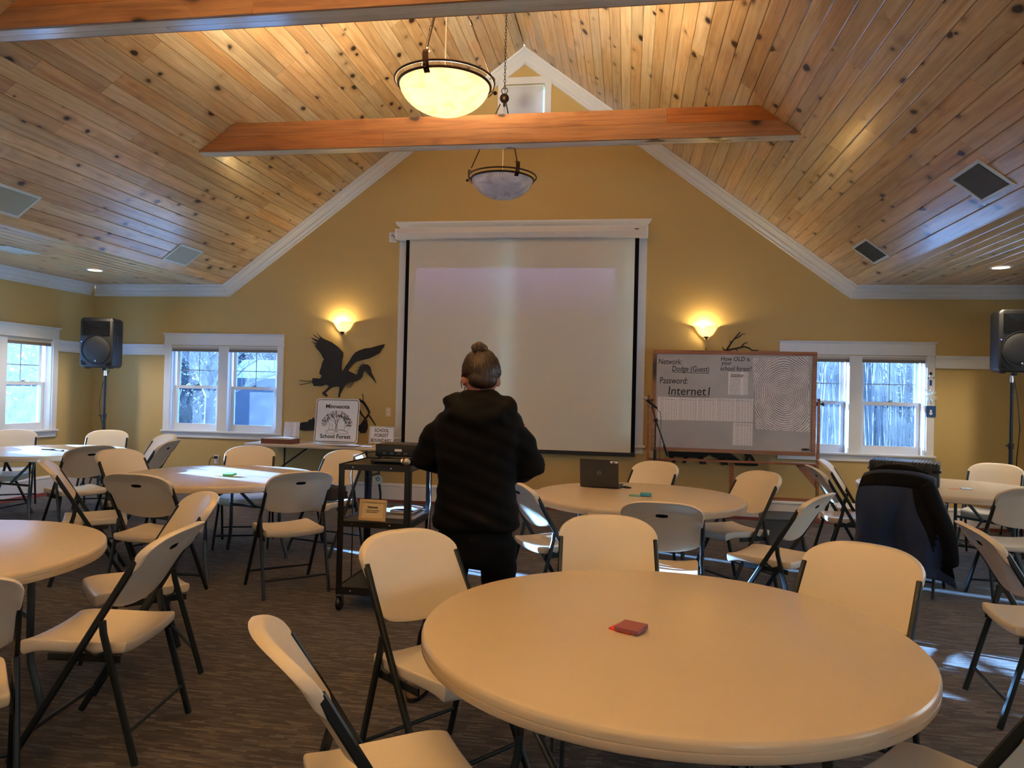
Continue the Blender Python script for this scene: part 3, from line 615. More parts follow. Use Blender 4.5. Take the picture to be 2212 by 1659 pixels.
# ------------------------------------------------------------------ folding chairs
def chair_meshes():
    W_, ZB, ZS, ZT = .232, .565, .80, .885
    us = [-1, -.97, -.88, -.7, -.5, -.3, -.13, 0, .13, .3, .5, .7, .88, .97, 1]
    us = sorted(set(us))
    vs_ = [0, .05, .2, .4, .58, .70, .735, .80, .90, .965, 1]
    def surf(u, v):
        x = u * W_
        zt = ZS + (ZT - ZS) * max(0.0, 1 - abs(u) ** 3.2) ** .5; zb = ZB + .035 * u * u + (.012 if abs(u) > .95 else 0)
        z = zb + (zt - zb) * v
        if z < ZS: x *= 1 - .10 * (ZS - z) / (ZS - ZB)
        y = -.2225 + (.785 - z) * .592 + .012 - .040 * (1 - u * u)
        if z > .82: y -= .25 * (z - .82) ** 1.0 * .5
        return x, y, z
    N, K = len(us), len(vs_)
    mb = MB(); vid = {}
    def vert(i, j, s):
        k = (i, j, s)
        if k not in vid:
            x, y, z = surf(us[i], vs_[j]); u, v = us[i], vs_[j]
            if s:
                rim = max(0, min(1, (abs(u) - .80) / .12)); rimt = max(0, min(1, (v - .86) / .08))
                th = .015 + .026 * max(rim * (1 if v > .68 else .25), rimt)
                if abs(u) <= .31 and .0 <= v <= .81: th -= .007 * (1 if (abs(u) < .29) else .4)
                y -= th
            vid[k] = len(mb.v); mb.v.append((x, y, z))
        return vid[k]
    hole = set()
    i0 = us.index(-.13)
    jh = vs_.index(.70)
    for i in range(i0, i0 + 2): hole.add((i, jh))
    for i in range(N - 1):
        for j in range(K - 1):
            mb.f.append((vert(i, j, 0), vert(i+1, j, 0), vert(i+1, j+1, 0), vert(i, j+1, 0)))
            if (i, j) in hole: continue
            mb.f.append((vert(i, j, 1), vert(i, j+1, 1), vert(i+1, j+1, 1), vert(i+1, j, 1)))
    def wall(a, b): mb.f.append((vert(*a, 0), vert(*a, 1), vert(*b, 1), vert(*b, 0)))
    for i in range(N - 1): wall((i, 0), (i+1, 0)); wall((i+1, K-1), (i, K-1))
    for j in range(K - 1): wall((0, j+1), (0, j)); wall((N-1, j), (N-1, j+1))
    a, b = i0, i0 + 2
    def inn(i, j):
        k = (i, j, 2)
        if k not in vid:
            x, y, z = surf(us[i], vs_[j]); vid[k] = len(mb.v); mb.v.append((x, y - .003, z))
        return vid[k]
    n_shell = len(mb.f)
    def pwall(p, q): mb.f.append((vert(*p, 1), inn(*p), inn(*q), vert(*q, 1)))
    for i in range(a, b): pwall((i, jh), (i+1, jh)); pwall((i+1, jh+1), (i, jh+1)); mb.f.append((inn(i, jh), inn(i, jh+1), inn(i+1, jh+1), inn(i+1, jh)))
    pwall((a, jh+1), (a, jh)); pwall((b, jh), (b, jh+1))
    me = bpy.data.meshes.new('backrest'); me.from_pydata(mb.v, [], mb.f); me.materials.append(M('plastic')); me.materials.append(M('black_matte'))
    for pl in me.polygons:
        if pl.index >= n_shell: pl.material_index = 1  # slot pocket black: shade of the hollow back put into colour
    bm = bmesh.new(); bm.from_mesh(me); bmesh.ops.recalc_face_normals(bm, faces=bm.faces); bm.to_mesh(me); bm.free()
    back = smooth_all(bake(me, [('SUBSURF', dict(levels=1))]), 60)
    # seat
    mb = MB(); xs = [-1, -.96, -.8, -.4, 0, .4, .8, .96, 1]; ys = [0, .04, .15, .4, .65, .85, .95, 1]
    def top(u, v):
        w_ = .208 * (1 - .05 * (v > .9)); x = u * w_; y = -.185 + .43 * v
        z = .442 + .012 * v + .016 * abs(u) ** 3 - .012 * math.sin(PI * min(1, v * 1.1)) * (1 - u * u)
        if v < .1: z += .006
        if v >= .94: z -= .008 * (1 if v < 1 else 1.8)
        return x, y, z
    n1, n2 = len(xs), len(ys)
    T = [[len(mb.v) + i * n2 + j for j in range(n2)] for i in range(n1)]
    for u in xs:
        for v in ys: mb.v.append(top(u, v))
    o = len(mb.v); B_ = [[o + i * n2 + j for j in range(n2)] for i in range(n1)]
    for u in xs:
        for v in ys:
            x, y, z = top(u, v); mb.v.append((x * .985, y + (.006 if v < .5 else -.008), z - (.046 if v < .9 else .058)))
    for i in range(n1 - 1):
        for j in range(n2 - 1):
            mb.f.append((T[i][j], T[i+1][j], T[i+1][j+1], T[i][j+1])); mb.f.append((B_[i][j], B_[i][j+1], B_[i+1][j+1], B_[i+1][j]))
    for i in range(n1 - 1): mb.f.append((T[i][0], B_[i][0], B_[i+1][0], T[i+1][0])); mb.f.append((T[i+1][-1], B_[i+1][-1], B_[i][-1], T[i][-1]))
    for j in range(n2 - 1): mb.f.append((T[0][j+1], B_[0][j+1], B_[0][j], T[0][j])); mb.f.append((T[-1][j], B_[-1][j], B_[-1][j+1], T[-1][j+1]))
    seat = smooth_all(bake(mb.mesh('seat', 'plastic'), [('SUBSURF', dict(levels=2))]), 60)
    return back, seat
CHAIR_BACK, CHAIR_SEAT = chair_meshes()
def bent(pts, w, t):
    mb = MB(); X = Vector((1, 0, 0))
    c = .25 * min(w, t); a, b = w/2, t/2
    return mb.sweep(pts, [(a-c,-b),(a,-b+c),(a,b-c),(a-c,b),(-a+c,b),(-a,b-c),(-a,-b+c),(-a+c,-b)], up=X)
def proto_chair():
    t = thing('folding_chair', 'x', 'chair')
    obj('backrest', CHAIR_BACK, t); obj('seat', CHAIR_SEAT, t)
    for s in (-1, 1):
        xt, xb = .219 * s, .233 * s
        def tub(z): return (xt + (xb - xt) * (1 - z / .8), .2425 - z * .592, z)
        part('leg', bent([tub(.004), tub(.40), tub(.79)], .027, .020), 'steel_dark', t, 40)
        part('leg', bent([(.230*s, -.2425, .004), (.226*s, -.105, .50), (.224*s, -.098, .55)], .026, .019), 'steel_dark', t, 40)
        part('seat_rail', MB().bar((.2115*s, -.165, .400), (.2115*s, .115, .404), .030, .008), 'steel_dark', t)
        part('hinge_link', MB().tube([(.217*s, -.118, .470), (.217*s, -.105, .425), (.217*s, -.07, .412), (.217*s, -.022, .437)], .0055, 6, up=Vector((1, 0, 0))), 'steel_dark', t, 50)
    part('stretcher', MB().tube([(-.228, .2425 - .115*.592, .115), (.228, .2425 - .115*.592, .115)], .0085, 8), 'steel_dark', t, 50)
    part('stretcher', MB().tube([(-.228, -.209, .124), (.228, -.209, .124)], .0085, 8), 'steel_dark', t, 50)
    return t
CHAIRS = [
 (-0.663, 2.746, 232.8, 'white folding chair tucked in at the left rim of the nearest table'),
 (-0.056, 3.258, 184.6, 'white folding chair on the far side of the nearest table, facing the viewer'),
 (0.792, 2.921, 143.4, 'white folding chair at the right rear of the nearest table, before the blue coat'),
 (-0.591, 1.847, -55.6, 'white folding chair cut by the bottom edge, left of the nearest table'),
 (0.86, 2.05, 46.0, 'white folding chair in the bottom right corner beside the nearest table'),
 (-2.106, 2.765, 98.5, 'whole white folding chair in the left foreground, turned to the table cut off there'),
 (-2.439, 3.438, 136.6, 'white folding chair right behind the left foreground chair, inner back showing'),
 (-2.209, 2.071, 45.9, 'white folding chair cut by the left edge, lowest on the left'),
 (-2.418, 5.043, 42.9, 'white folding chair standing free just left of the black cart, seen from behind'),
 (-3.17, 4.629, 2.8, 'white folding chair with slotted back, near side of the table with green notes'),
 (-3.971, 4.987, -52.5, 'white folding chair seen edge-on, left of the table with green notes'),
 (-4.139, 5.767, 254.3, 'white folding chair behind the left rim of the green notes table, facing the viewer'),
 (-3.468, 6.339, 201.0, 'white folding chair at the far side of the green notes table, before the wall table'),
 (-2.657, 6.292, 164.0, 'white folding chair with a dark bag on its seat behind the cart'),
 (-5.118, 6.234, 63.2, 'white folding chair with slotted back at the right front of the corner table'),
 (-4.971, 6.958, 101.9, 'white folding chair showing its slotted back right of the corner table, under the wall window'),
 (-5.40, 7.55, 150.0, 'bluish lit white folding chair at the right rear of the corner table'),
 (-6.134, 7.849, 205.0, 'white folding chair behind the corner table, below the left loudspeaker'),
 (-6.983, 7.442, 214.9, 'white folding chair behind the corner table at the left edge, below the side window'),
 (-6.68, 6.95, -88.0, 'white folding chair cut by the left edge in front of the corner table'),
 (-0.494, 5.035, -56.2, 'white folding chair with sun stripes on its seat, beside the standing person'),
 (0.229, 4.452, -5.0, 'white folding chair with slotted back at the near side of the laptop table'),
 (0.833, 5.919, 123.6, 'white folding chair at the right rear of the laptop table, below the whiteboard'),
 (0.97, 4.988, 58.1, 'white folding chair with slotted back turned to the right rim of the laptop table'),
 (0.116, 6.385, 145.0, 'white folding chair behind the laptop table, below the microphone'),
 (1.925, 6.812, -89.6, 'white folding chair seen from the side left of the hard case table, nearer one'),
 (2.18, 7.40, -108.0, 'white folding chair half hidden behind its twin, left of the hard case table'),
 (2.187, 6.19, -30.0, 'white folding chair hidden under the dark blue coat'),
 (3.406, 7.554, 146.4, 'white folding chair behind the hard case table, under the right loudspeaker'),
 (2.853, 5.947, -2.0, 'white folding chair cut by the right edge, near side of the hard case table'),
 (1.956, 3.83, -96.0, 'white folding chair with slotted back cut by the right edge, nearest on the right'),
]
proto = proto_chair()
for i, (x, y, a, lab) in enumerate(CHAIRS):
    o = proto if i == 0 else copy_tree(proto)
    o.location = (x, y, 0); o.rotation_euler = (0, 0, math.radians(a)); o['label'] = lab; o['group'] = 'white folding chairs'

# ------------------------------------------------------------------ round tables
def round_table_meshes():
    p = [(0, .735), (.742, .735), (.755, .7325), (.7605, .7265), (.762, .720), (.762, .708), (.7595, .7065), (.7595, .7045), (.7615, .703), (.7615, .690), (.757, .682), (.748, .680), (.735, .680), (.733, .694), (0, .694)]
    return MB().lathe(p, 96).mesh('table_top', 'table_plastic', 35)
TT = round_table_meshes()
def round_table(x, y, rz, label):
    t = thing('round_table', label, 'table', (x, y, 0), math.radians(rz), 'round white folding tables')
    obj('table_top', TT, t)
    for s in (-1, 1):
        for q in (-1, 1):
            part('leg', MB().tube([(.40*s, .27*q, .692), (.40*s, .27*q, .30), (.405*s, .275*q, .22), (.42*s, .30*q, .13), (.43*s, .325*q, .05), (.43*s, .33*q, .004)], .0155, 10), 'steel_grey', t, 50)
        part('crossbar', MB().tube([(.40*s, -.27, .42), (.40*s, .27, .42)], .012, 8), 'steel_grey', t, 50)
        part('leg_hinge', MB().bar((.40*s, -.31, .684), (.40*s, .31, .684), .034, .016, Vector((0, 0, 1))), 'steel_grey', t)
        part('brace', MB().bar((.40*s, 0, .415), (.09*s, 0, .684), .026, .014, Vector((0, 1, 0))), 'steel_grey', t)
    return t
for x, y, a, lab in ((.131, 2.38, 20, 'large round white folding table nearest the viewer with a pink sticky pad'), (-3.016, 2.676, 60, 'round white folding table cut by the left edge of the picture'),
    (-3.271, 5.574, 75, 'sunlit round white folding table left of the cart with green notes on it'), (-6.05, 6.92, 80, 'sunlit round white folding table in the left corner with dark pens on it'),
    (.099, 5.461, 10, 'round white folding table carrying the open laptop'), (2.805, 6.904, 30, 'round white folding table on the right carrying the black hard case')):
    round_table(x, y, a, lab)
# ------------------------------------------------------------------ hanging bowl lamps
def m_alabaster(name, lit):
    n = NT(name); v = n.coords((1, 1, 1.6))
    nz = n.n('ShaderNodeTexNoise', Scale=5.0, Detail=6, Roughness=0.6, Distortion=1.6); n.l(v, nz.inputs[0])
    col = n.ramp(nz.outputs[0], [(0.3, srgb(186, 178, 186) if not lit else srgb(236, 208, 160)), (0.5, srgb(220, 216, 224) if not lit else srgb(252, 236, 200)), (0.72, srgb(236, 232, 240) if not lit else srgb(255, 240, 206))])
    tl = n.n('ShaderNodeBsdfTranslucent'); n.l(col, tl.inputs[0]); df = n.n('ShaderNodeBsdfPrincipled', Roughness=0.25); n.l(col, df.inputs['Base Color'])
    mx = n.n('ShaderNodeMixShader'); mx.inputs[0].default_value = .15; n.l(df.outputs[0], mx.inputs[1]); n.l(tl.outputs[0], mx.inputs[2])
    if lit:
        em = n.n('ShaderNodeEmission', Strength=0.42); n.l(n.mix(1.0, col, srgb(255, 236, 196), 'MULTIPLY'), em.inputs[0])
        ad = n.n('ShaderNodeAddShader'); n.l(mx.outputs[0], ad.inputs[0]); n.l(em.outputs[0], ad.inputs[1]); n.l(ad.outputs[0], n.out.inputs[0])
    else: n.l(mx.outputs[0], n.out.inputs[0])
    n.t.nodes.remove(n.b); MATS[name] = n.m
m_alabaster('alabaster_lit', True); m_alabaster('alabaster', False)
def pendant(y, lit, ang0, label, zc=3.76, energy=90, parts=True):
    r = thing('bowl_pendant_lamp', label, 'pendant lamp', (XM, y, zc), group='bowl pendant lamps under the ridge')
    R_ = .338
    prof = [(R_ * math.sin(a), .02 - .235 * (1 - (1 - math.cos(a)) / 1.0)) for a in [PI/2 * i / 14 for i in range(15)]]
    prof = [(R_ * math.sin(PI/2 * i / 14), -.215 * math.cos(PI/2 * i / 14) ** 1.15) for i in range(15)]
    part('glass_bowl', MB().lathe(prof + [(a * .985, b + .004) for a, b in reversed(prof)], 48), 'alabaster_lit' if lit else 'alabaster', r, 80)
    part('bowl_rim', MB().tube([((R_ + .006) * math.cos(2*PI*i/48), (R_ + .006) * math.sin(2*PI*i/48), -.004) for i in range(48)], .0105, 8, True), 'bronze', r, 60)
    part('outer_ring', MB().tube([(.372 * math.cos(2*PI*i/56), .372 * math.sin(2*PI*i/56), .028) for i in range(56)], .009, 8, True), 'bronze', r, 60)
    HZ = .90
    for k in range(3):
        a = ang0 + 2 * PI * k / 3; c, s = math.cos(a), math.sin(a)
        def P(rr, z, t=0.0): return (rr * c - t * s, rr * s + t * c, z)
        strap = [(.335, -.045), (.362, -.02), (.374, .03), (.378, .085), (.366, .105), (.345, .098)]
        mb = MB()
        for h in (-1, 1):
            pass
        vs = []; th = .006
        for i, (rr, z) in enumerate(strap):
            for t in (-.022, .022):
                vs.append(P(rr, z, t)); vs.append(P(rr + th, z + th * .3, t))
        n = len(strap); fs = []
        for i in range(n - 1):
            o, q = i*4, (i+1)*4
            fs += [(o, o+2, q+2, q), (o+1, q+1, q+3, o+3), (o, q, q+1, o+1), (o+2, o+3, q+3, q+2)]
        fs += [(0, 1, 3, 2), ((n-1)*4, (n-1)*4+2, (n-1)*4+3, (n-1)*4+1)]
        st = part('strap', MB().add(vs, fs), 'bronze', r)
        part('knob', MB().sphere(P(.390, -.008), .016, 10, 6), 'bronze', st, 60)
        p0, p1 = Vector(P(.358, .105)), Vector(P(.035, HZ - .04)); d = p1 - p0
        rod = part('rod', MB().tube([p0 + d * .03, p0 + d * .97], .0065, 8), 'bronze', r, 60)
        kn = MB().tube([p0 + d * (.50 + .004 * q) for q in range(13)], .0125, 8, scale=[1, 1, .62] * 4 + [1])
        part('collar', kn, 'bronze', rod, 60)
    part('hub', MB().sphere((0, 0, HZ), .052, 18, 12).tube([(0, 0, HZ - .09), (0, 0, HZ - .04)], .014, 10), 'bronze', r, 60)
    part('hub_ring', MB().tube([(.034 * math.cos(2*PI*i/20), 0, HZ + .082 + .034 * math.sin(2*PI*i/20)) for i in range(20)], .0045, 6, True, up=Vector((0, 1, 0))), 'bronze', r, 60)
    part('stem', MB().tube([(0, 0, HZ - .08), (0, 0, .02)], .006, 8), 'chrome', r, 60)
    top = ZR - zc - .03; z = HZ + .118; i = 0; ch = MB()
    while z < top - .02:
        L, wd = .023, .0105
        pts = [(wd * math.cos(t), 0, z + L * math.sin(t)) for t in [2*PI*q/10 for q in range(10)]]
        if i % 2: pts = [(0, x, zz) for x, _, zz in pts]
        ch.tube(pts, .0032, 5, True, up=Vector((0, 1, 0)) if i % 2 == 0 else Vector((1, 0, 0)))
        z += .037; i += 1
    part('chain', ch, 'bronze', r, 60)
    part('canopy', MB().lathe([(0, top + .02), (.06, top + .015), (.065, top - .005), (.02, top - .02), (0, top - .022)], 20), 'bronze', r, 60)
    if lit:
        for k in range(3):
            a = ang0 + PI/3 + 2*PI*k/3
            ld = bpy.data.lights.new('pendant_bulb', 'POINT'); ld.energy = energy / 3 * LAMP; ld.color = (1.0, .86, .67); ld.shadow_soft_size = .045
            lo = bpy.data.objects.new('pendant_bulb', ld); COL.objects.link(lo); lo.parent = r; lo.location = (.10 * math.cos(a), .10 * math.sin(a), -.06)
PEND_E = 165
pendant(5.345, True, math.radians(-97), 'lit hanging bowl lamp of marbled glass with bronze ring, nearer the viewer', energy=PEND_E)
pendant(7.93, False, math.radians(-55), 'unlit hanging bowl lamp of grey marbled glass on a long chain before the screen', zc=3.80)
for y, lab in ((2.75, 'lit hanging bowl lamp overhead, just above the top edge of the picture'), (0.15, 'lit hanging bowl lamp right above the viewer'), (-2.2, 'lit hanging bowl lamp behind the viewer')):
    pendant(y, True, math.radians(-90), lab, energy=PEND_E)

# ------------------------------------------------------------------ wall sconces
def sconce(x, z, label):
    r = thing('wall_sconce', label, 'wall lamp', (x, YB, z), group='glass bowl wall sconces')
    prof = [(.030, -.070), (.050, -.062), (.082, -.030), (.108, .010), (.132, .048), (.150, .062), (.166, .068)]
    k = len(prof); n = 20; vs = []; fs = []
    for off in (0, .006):
        for i in range(n + 1):
            a = PI + PI * i / n
            for rr, h in prof: vs.append(((rr - off) * math.cos(a), (rr - off) * math.sin(a) * .72 - .004, h + off * .4))
    m = (n + 1) * k
    for i in range(n):
        for j in range(k - 1):
            o, q = i*k + j, (i+1)*k + j
            fs += [(o, q, q+1, o+1), (m+o, m+o+1, m+q+1, m+q)]
        fs += [(i*k + k-1, (i+1)*k + k-1, m + (i+1)*k + k-1, m + i*k + k-1), (i*k, m + i*k, m + (i+1)*k, (i+1)*k)]
    part('glass_shade', MB().add(vs, fs), 'alabaster_lit', r, 80)
    part('finial', MB().lathe([(0, -.108), (.006, -.100), (.010, -.092), (.024, -.080), (.036, -.068), (.030, -.064), (0, -.064)], 16, (0, -.04, 0)), 'bronze', r, 60)
    part('backplate', MB().box(-.05, .05, -.012, -.001, -.06, .03, .004), 'bronze', r)
    ld = bpy.data.lights.new('sconce_bulb', 'POINT'); ld.energy = 13 * LAMP; ld.color = (1.0, .74, .34); ld.shadow_soft_size = .03
    lo = bpy.data.objects.new('sconce_bulb', ld); COL.objects.link(lo); lo.parent = r; lo.location = (-.035, -.06, .02)
sconce(-3.793, 2.285, 'lit glass bowl wall sconce above the metal heron')
sconce(.954, 2.275, 'lit glass bowl wall sconce above the whiteboard')

# ------------------------------------------------------------------ projection screen
def m_screen():
    n = NT('screen_cloth'); df = n.n('ShaderNodeBsdfDiffuse'); df.inputs[0].default_value = srgb(238, 235, 228)
    tl = n.n('ShaderNodeBsdfTranslucent'); tl.inputs[0].default_value = srgb(244, 236, 206)
    mx = n.n('ShaderNodeMixShader'); mx.inputs[0].default_value = .40; n.l(df.outputs[0], mx.inputs[1]); n.l(tl.outputs[0], mx.inputs[2]); n.l(mx.outputs[0], n.out.inputs[0]); n.t.nodes.remove(n.b); MATS['screen_cloth'] = n.m
m_screen()
plain('screen_case', srgb(206, 204, 202), 0.4, var=0.02)
r = thing('projection_screen', 'large white pull-down projection screen with black borders hanging on the end wall', 'screen', (0, YB, 0))
cs = [(-.075, 3.566), (-.185, 3.566), (-.190, 3.505), (-.170, 3.440), (-.150, 3.432), (-.075, 3.432)]
k = len(cs); vs = [(x, y, z) for x in (-3.02, .190) for y, z in cs]
part('housing', MB().add(vs, [tuple(range(k)), tuple(range(2*k-1, k-1, -1))] + [(j, j+k, (j+1) % k + k, (j+1) % k) for j in range(k)]), 'screen_case', r)
for x in (-3.045, .190):
    vs = [(xx, y * 1.01, z + .002) for xx in (x, x + .025) for y, z in cs]
    part('end_cap', MB().add(vs, [tuple(range(k)), tuple(range(2*k-1, k-1, -1))] + [(j, j+k, (j+1) % k + k, (j+1) % k) for j in range(k)]), 'trim', r)
ys = -.105
part('cloth', MB().box(-2.866, .058, ys, ys + .0012, .742, 3.45), 'screen_cloth', r)
part('side_border', MB().box(-2.914, -2.866, ys - .0004, ys + .0016, .70, 3.45), 'black_matte', r)
part('side_border', MB().box(.058, .108, ys - .0004, ys + .0016, .70, 3.45), 'black_matte', r)
part('bottom_bar', MB().box(-2.918, .112, ys - .008, ys + .010, .693, .742, .004), 'black', r)
part('maker_badge', MB().box(.05, .10, -.1915, -.1895, 3.522, 3.534), 'ink', r)
part('hanging_bracket', MB().box(-2.95, -2.90, -.075, -.004, 3.50, 3.56), 'trim', r); part('hanging_bracket', MB().box(.10, .15, -.075, -.004, 3.50, 3.56), 'trim', r)
# ------------------------------------------------------------------ projector cart and what stands on it
r = thing('projector_cart', 'tall black metal rolling cart with three shelves beside the standing person', 'cart'); CX0, CX1, CY0, CY1 = -1.862, -1.374, 4.60, 5.13
for x in (CX0, CX1 - .04):
    for y in (CY0, CY1 - .04):
        ix, iy = (1 if x == CX0 else -1), (1 if y == CY0 else -1)
        mb = MB(); ox, oy = (x if ix > 0 else x + .04), (y if iy > 0 else y + .04)
        mb.box(min(ox, ox + ix*.04), max(ox, ox + ix*.04), min(oy, oy + iy*.003), max(oy, oy + iy*.003), .112, .968); mb.box(min(ox, ox + ix*.003), max(ox, ox + ix*.003), min(oy, oy + iy*.04), max(oy, oy + iy*.04), .112, .968)
        part('post', mb, 'black', r)
        cxx, cyy = ox + ix*.02, oy + iy*.02
        cst = part('caster', MB().lathe([(.0, -.013), (.042, -.013), (.048, -.006), (.048, .006), (.042, .013), (0, .013)], 20, (cxx, cyy, .050), 'x'), 'black_gloss', r, 50)
        fk = MB().box(cxx - .019, cxx - .016, cyy - .016, cyy + .02, .045, .10); fk.box(cxx + .016, cxx + .019, cyy - .016, cyy + .02, .045, .10); fk.box(cxx - .022, cxx + .022, cyy - .022, cyy + .022, .097, .112, .003)
        part('fork', fk, 'chrome', cst)
for zl, zt in ((.930, .968), (.558, .596), (.115, .164)):
    mb = MB().box(CX0 + .003, CX1 - .003, CY0 + .003, CY1 - .003, zt - .012, zt - .008); b = .0035
    for q in ((CX0, CX1, CY0 - .001, CY0 + b), (CX0, CX1, CY1 - b, CY1 + .001), (CX0 - .001, CX0 + b, CY0, CY1), (CX1 - b, CX1 + .001, CY0, CY1)): mb.box(q[0], q[1], q[2], q[3], zl, zt)
    sh = part('shelf', mb, 'black', r)
    for xx in (CX0 + .10, CX1 - .13): part('screw', MB().lathe([(0, -.004), (.006, -.003), (.007, 0)], 10, (xx, CY0 - .001, (zl + zt) / 2), 'y'), 'chrome', sh)
part('maker_label', MB().box(CX1 + .0005, CX1 + .002, 4.66, 4.70, .945, .957), 'steel_grey', r)
ZS1, ZS2 = .960, .588
r = thing('projector', 'black box projector lying on the top shelf of the rolling cart', 'projector', (-1.50, 5.0, ZS1 + .028))
mb = MB().box(-.215, .17, -.12, .12, .012, .098, .008); part('body', mb, 'black', r, 40)
part('lens', MB().lathe([(0, .0), (.034, .0), (.034, .02), (.028, .024), (.024, .012), (0, .01)], 20, (.06, .115, .055), 'y'), 'black_gloss', r, 50)
for i in range(5): part('port', MB().box(-.16 + i*.05, -.135 + i*.05, -.1215, -.119, .028, .042), 'steel_grey', r)
part('rating_label', MB().box(-.075, -.025, -.1215, -.119, .05, .066), 'paper', r)
part('top_sticker', MB().box(.08, .13, .02, .07, .098, .0986), 'paper', r)
for x, y in ((-.19, -.09), (.14, -.09), (-.19, .09), (.14, .09)): part('foot', MB().lathe([(0, 0), (.014, 0), (.012, .014), (0, .014)], 12, (x, y, -.002)), 'black', r)
solo('wireless_receiver', MB().box(-.18, .17, -.13, .12, 0, .026, .004), 'black_gloss', 'flat black receiver box under the projector on the cart', 'receiver', loc=(-1.52, 4.88, ZS1 + .0005))
def m_grille():
    n = NT('mic_grille'); v = n.coords(); vo = n.n('ShaderNodeTexVoronoi', Scale=260); n.l(v, vo.inputs['Vector']); n.l(n.ramp(vo.outputs['Distance'], [(0, srgb(60, 56, 54)), (.6, srgb(190, 182, 172))]), n.b.inputs['Base Color']); n.b.inputs['Metallic'].default_value = .7; n.b.inputs['Roughness'].default_value = .4; n.bump(vo.outputs['Distance'], .5, .002); MATS['mic_grille'] = n.m
m_grille()
r = thing('handheld_microphone', 'wireless handheld microphone with silver mesh head lying on the cart top', 'microphone', (-1.55, 4.70, ZS1 + .026))
part('handle', MB().lathe([(0, -.10), (.014, -.10), (.016, -.06), (.018, .06), (.021, .085), (0, .086)], 18, (0, 0, 0), 'x'), 'black_gloss', r, 50)
part('collar', MB().lathe([(.018, .082), (.024, .084), (.024, .094), (.018, .096)], 18, (0, 0, 0), 'x'), 'chrome', r, 50)
part('grille', MB().sphere((.116, 0, 0), .026, 18, 12, (1.05, 1, 1)), 'mic_grille', r, 80)
# framed notice
plain('frame_wood', srgb(206, 178, 138), 0.5, var=0.04); plain('cream_card', srgb(222, 206, 172), 0.75, var=0.02)
r = thing('picture_frame', 'pale wooden picture frame reading Internet on the middle cart shelf', 'frame', (-1.65, 4.665, ZS2 + .004)); r.rotation_euler = (math.radians(-8), 0, math.radians(-4))
fr = MB()
for q in ((-.095, .095, 0, .020), (-.095, .095, .120, .140), (-.095, -.075, .020, .120), (.075, .095, .020, .120)): fr.box(q[0], q[1], -.008, .008, q[2], q[3], .002)
part('frame', fr, 'frame_wood', r); part('card', MB().box(-.076, .076, -.001, .004, .019, .121), 'cream_card', r)
text_on('Internet', 0, .082, -.002, .072, 'ink', r, bold=.0003, height=.018, align='C'); text_on('NETWORK: DODGE(GUEST)', 0, .066, -.002, .090, 'ink', r, height=.006, align='C'); text_on('PASSWORD: INTERNET1', -.004, .054, -.002, .078, 'ink', r, height=.006, align='C')
part('easel_back', MB().add([(-.02, .008, .11), (.02, .008, .11), (.02, .062, .006), (-.02, .062, .006), (-.02, .011, .11), (.02, .011, .11), (.02, .066, .006), (-.02, .066, .006)], [(0,1,2,3),(7,6,5,4),(0,4,5,1),(2,6,7,3),(1,5,6,2),(0,3,7,4)]), 'frame_wood', r)
plain('book_cover', srgb(128, 116, 104), 0.6); plain('book_cover2', srgb(94, 70, 58), 0.6)
z = ZS2
for i, (x0, x1, y0, y1, h, mt, lab) in enumerate(((-1.60, -1.40, 4.80, 5.08, .030, 'book_cover', 'grey hardback book at the bottom of the pile on the middle cart shelf'), (-1.58, -1.42, 4.83, 5.06, .022, 'book_cover2', 'brown book in the pile on the middle cart shelf'))):
    r = thing('book', lab, 'book', ((x0 + x1)/2, (y0 + y1)/2, z)); a, b = (x1 - x0)/2, (y1 - y0)/2
    cv = MB().box(-a, a, -b, b, 0, .003); cv.box(-a, a, -b, b, h - .003, h); cv.box(-a, -a + .004, -b, b, 0, h); part('cover', cv, mt, r)
    part('pages', MB().box(-a + .004, a - .006, -b + .005, b - .005, .003, h - .003), 'paper', r); z += h
def curled(w, h, n=8, amp=.012, th=.0012, ph=0.0):
    mb = MB(); vs = []
    for k in (0, th):
        for i in range(n + 1):
            for j in (0, 1):
                u = i / n; vs.append((-w/2 + w*u, -h/2 + h*j, k + amp * (math.sin(u * 2.6 + ph) ** 2) + amp * .4 * j * u))
    m = 2 * (n + 1); fs = []
    for i in range(n): o = 2*i; fs += [(o, o+2, o+3, o+1), (m+o, m+o+1, m+o+3, m+o+2), (o, m+o, m+o+2, o+2), (o+1, o+3, m+o+3, m+o+1)]
    fs += [(0, 1, m+1, m), (2*n, m+2*n, m+2*n+1, 2*n+1)]
    return mb.add(vs, fs)
solo('paper_stack', curled(.20, .16, amp=.006, th=.030), 'paper', 'loose white papers piled beside the framed notice on the cart', 'papers', loc=(-1.70, 4.95, ZS2 + .0005), rz=.1)
solo('paper_sheet', curled(.20, .15, amp=.010), 'paper', 'curled white sheet on top of the book pile on the cart', 'paper', 40, loc=(-1.50, 4.93, z + .0005), rz=-.2)
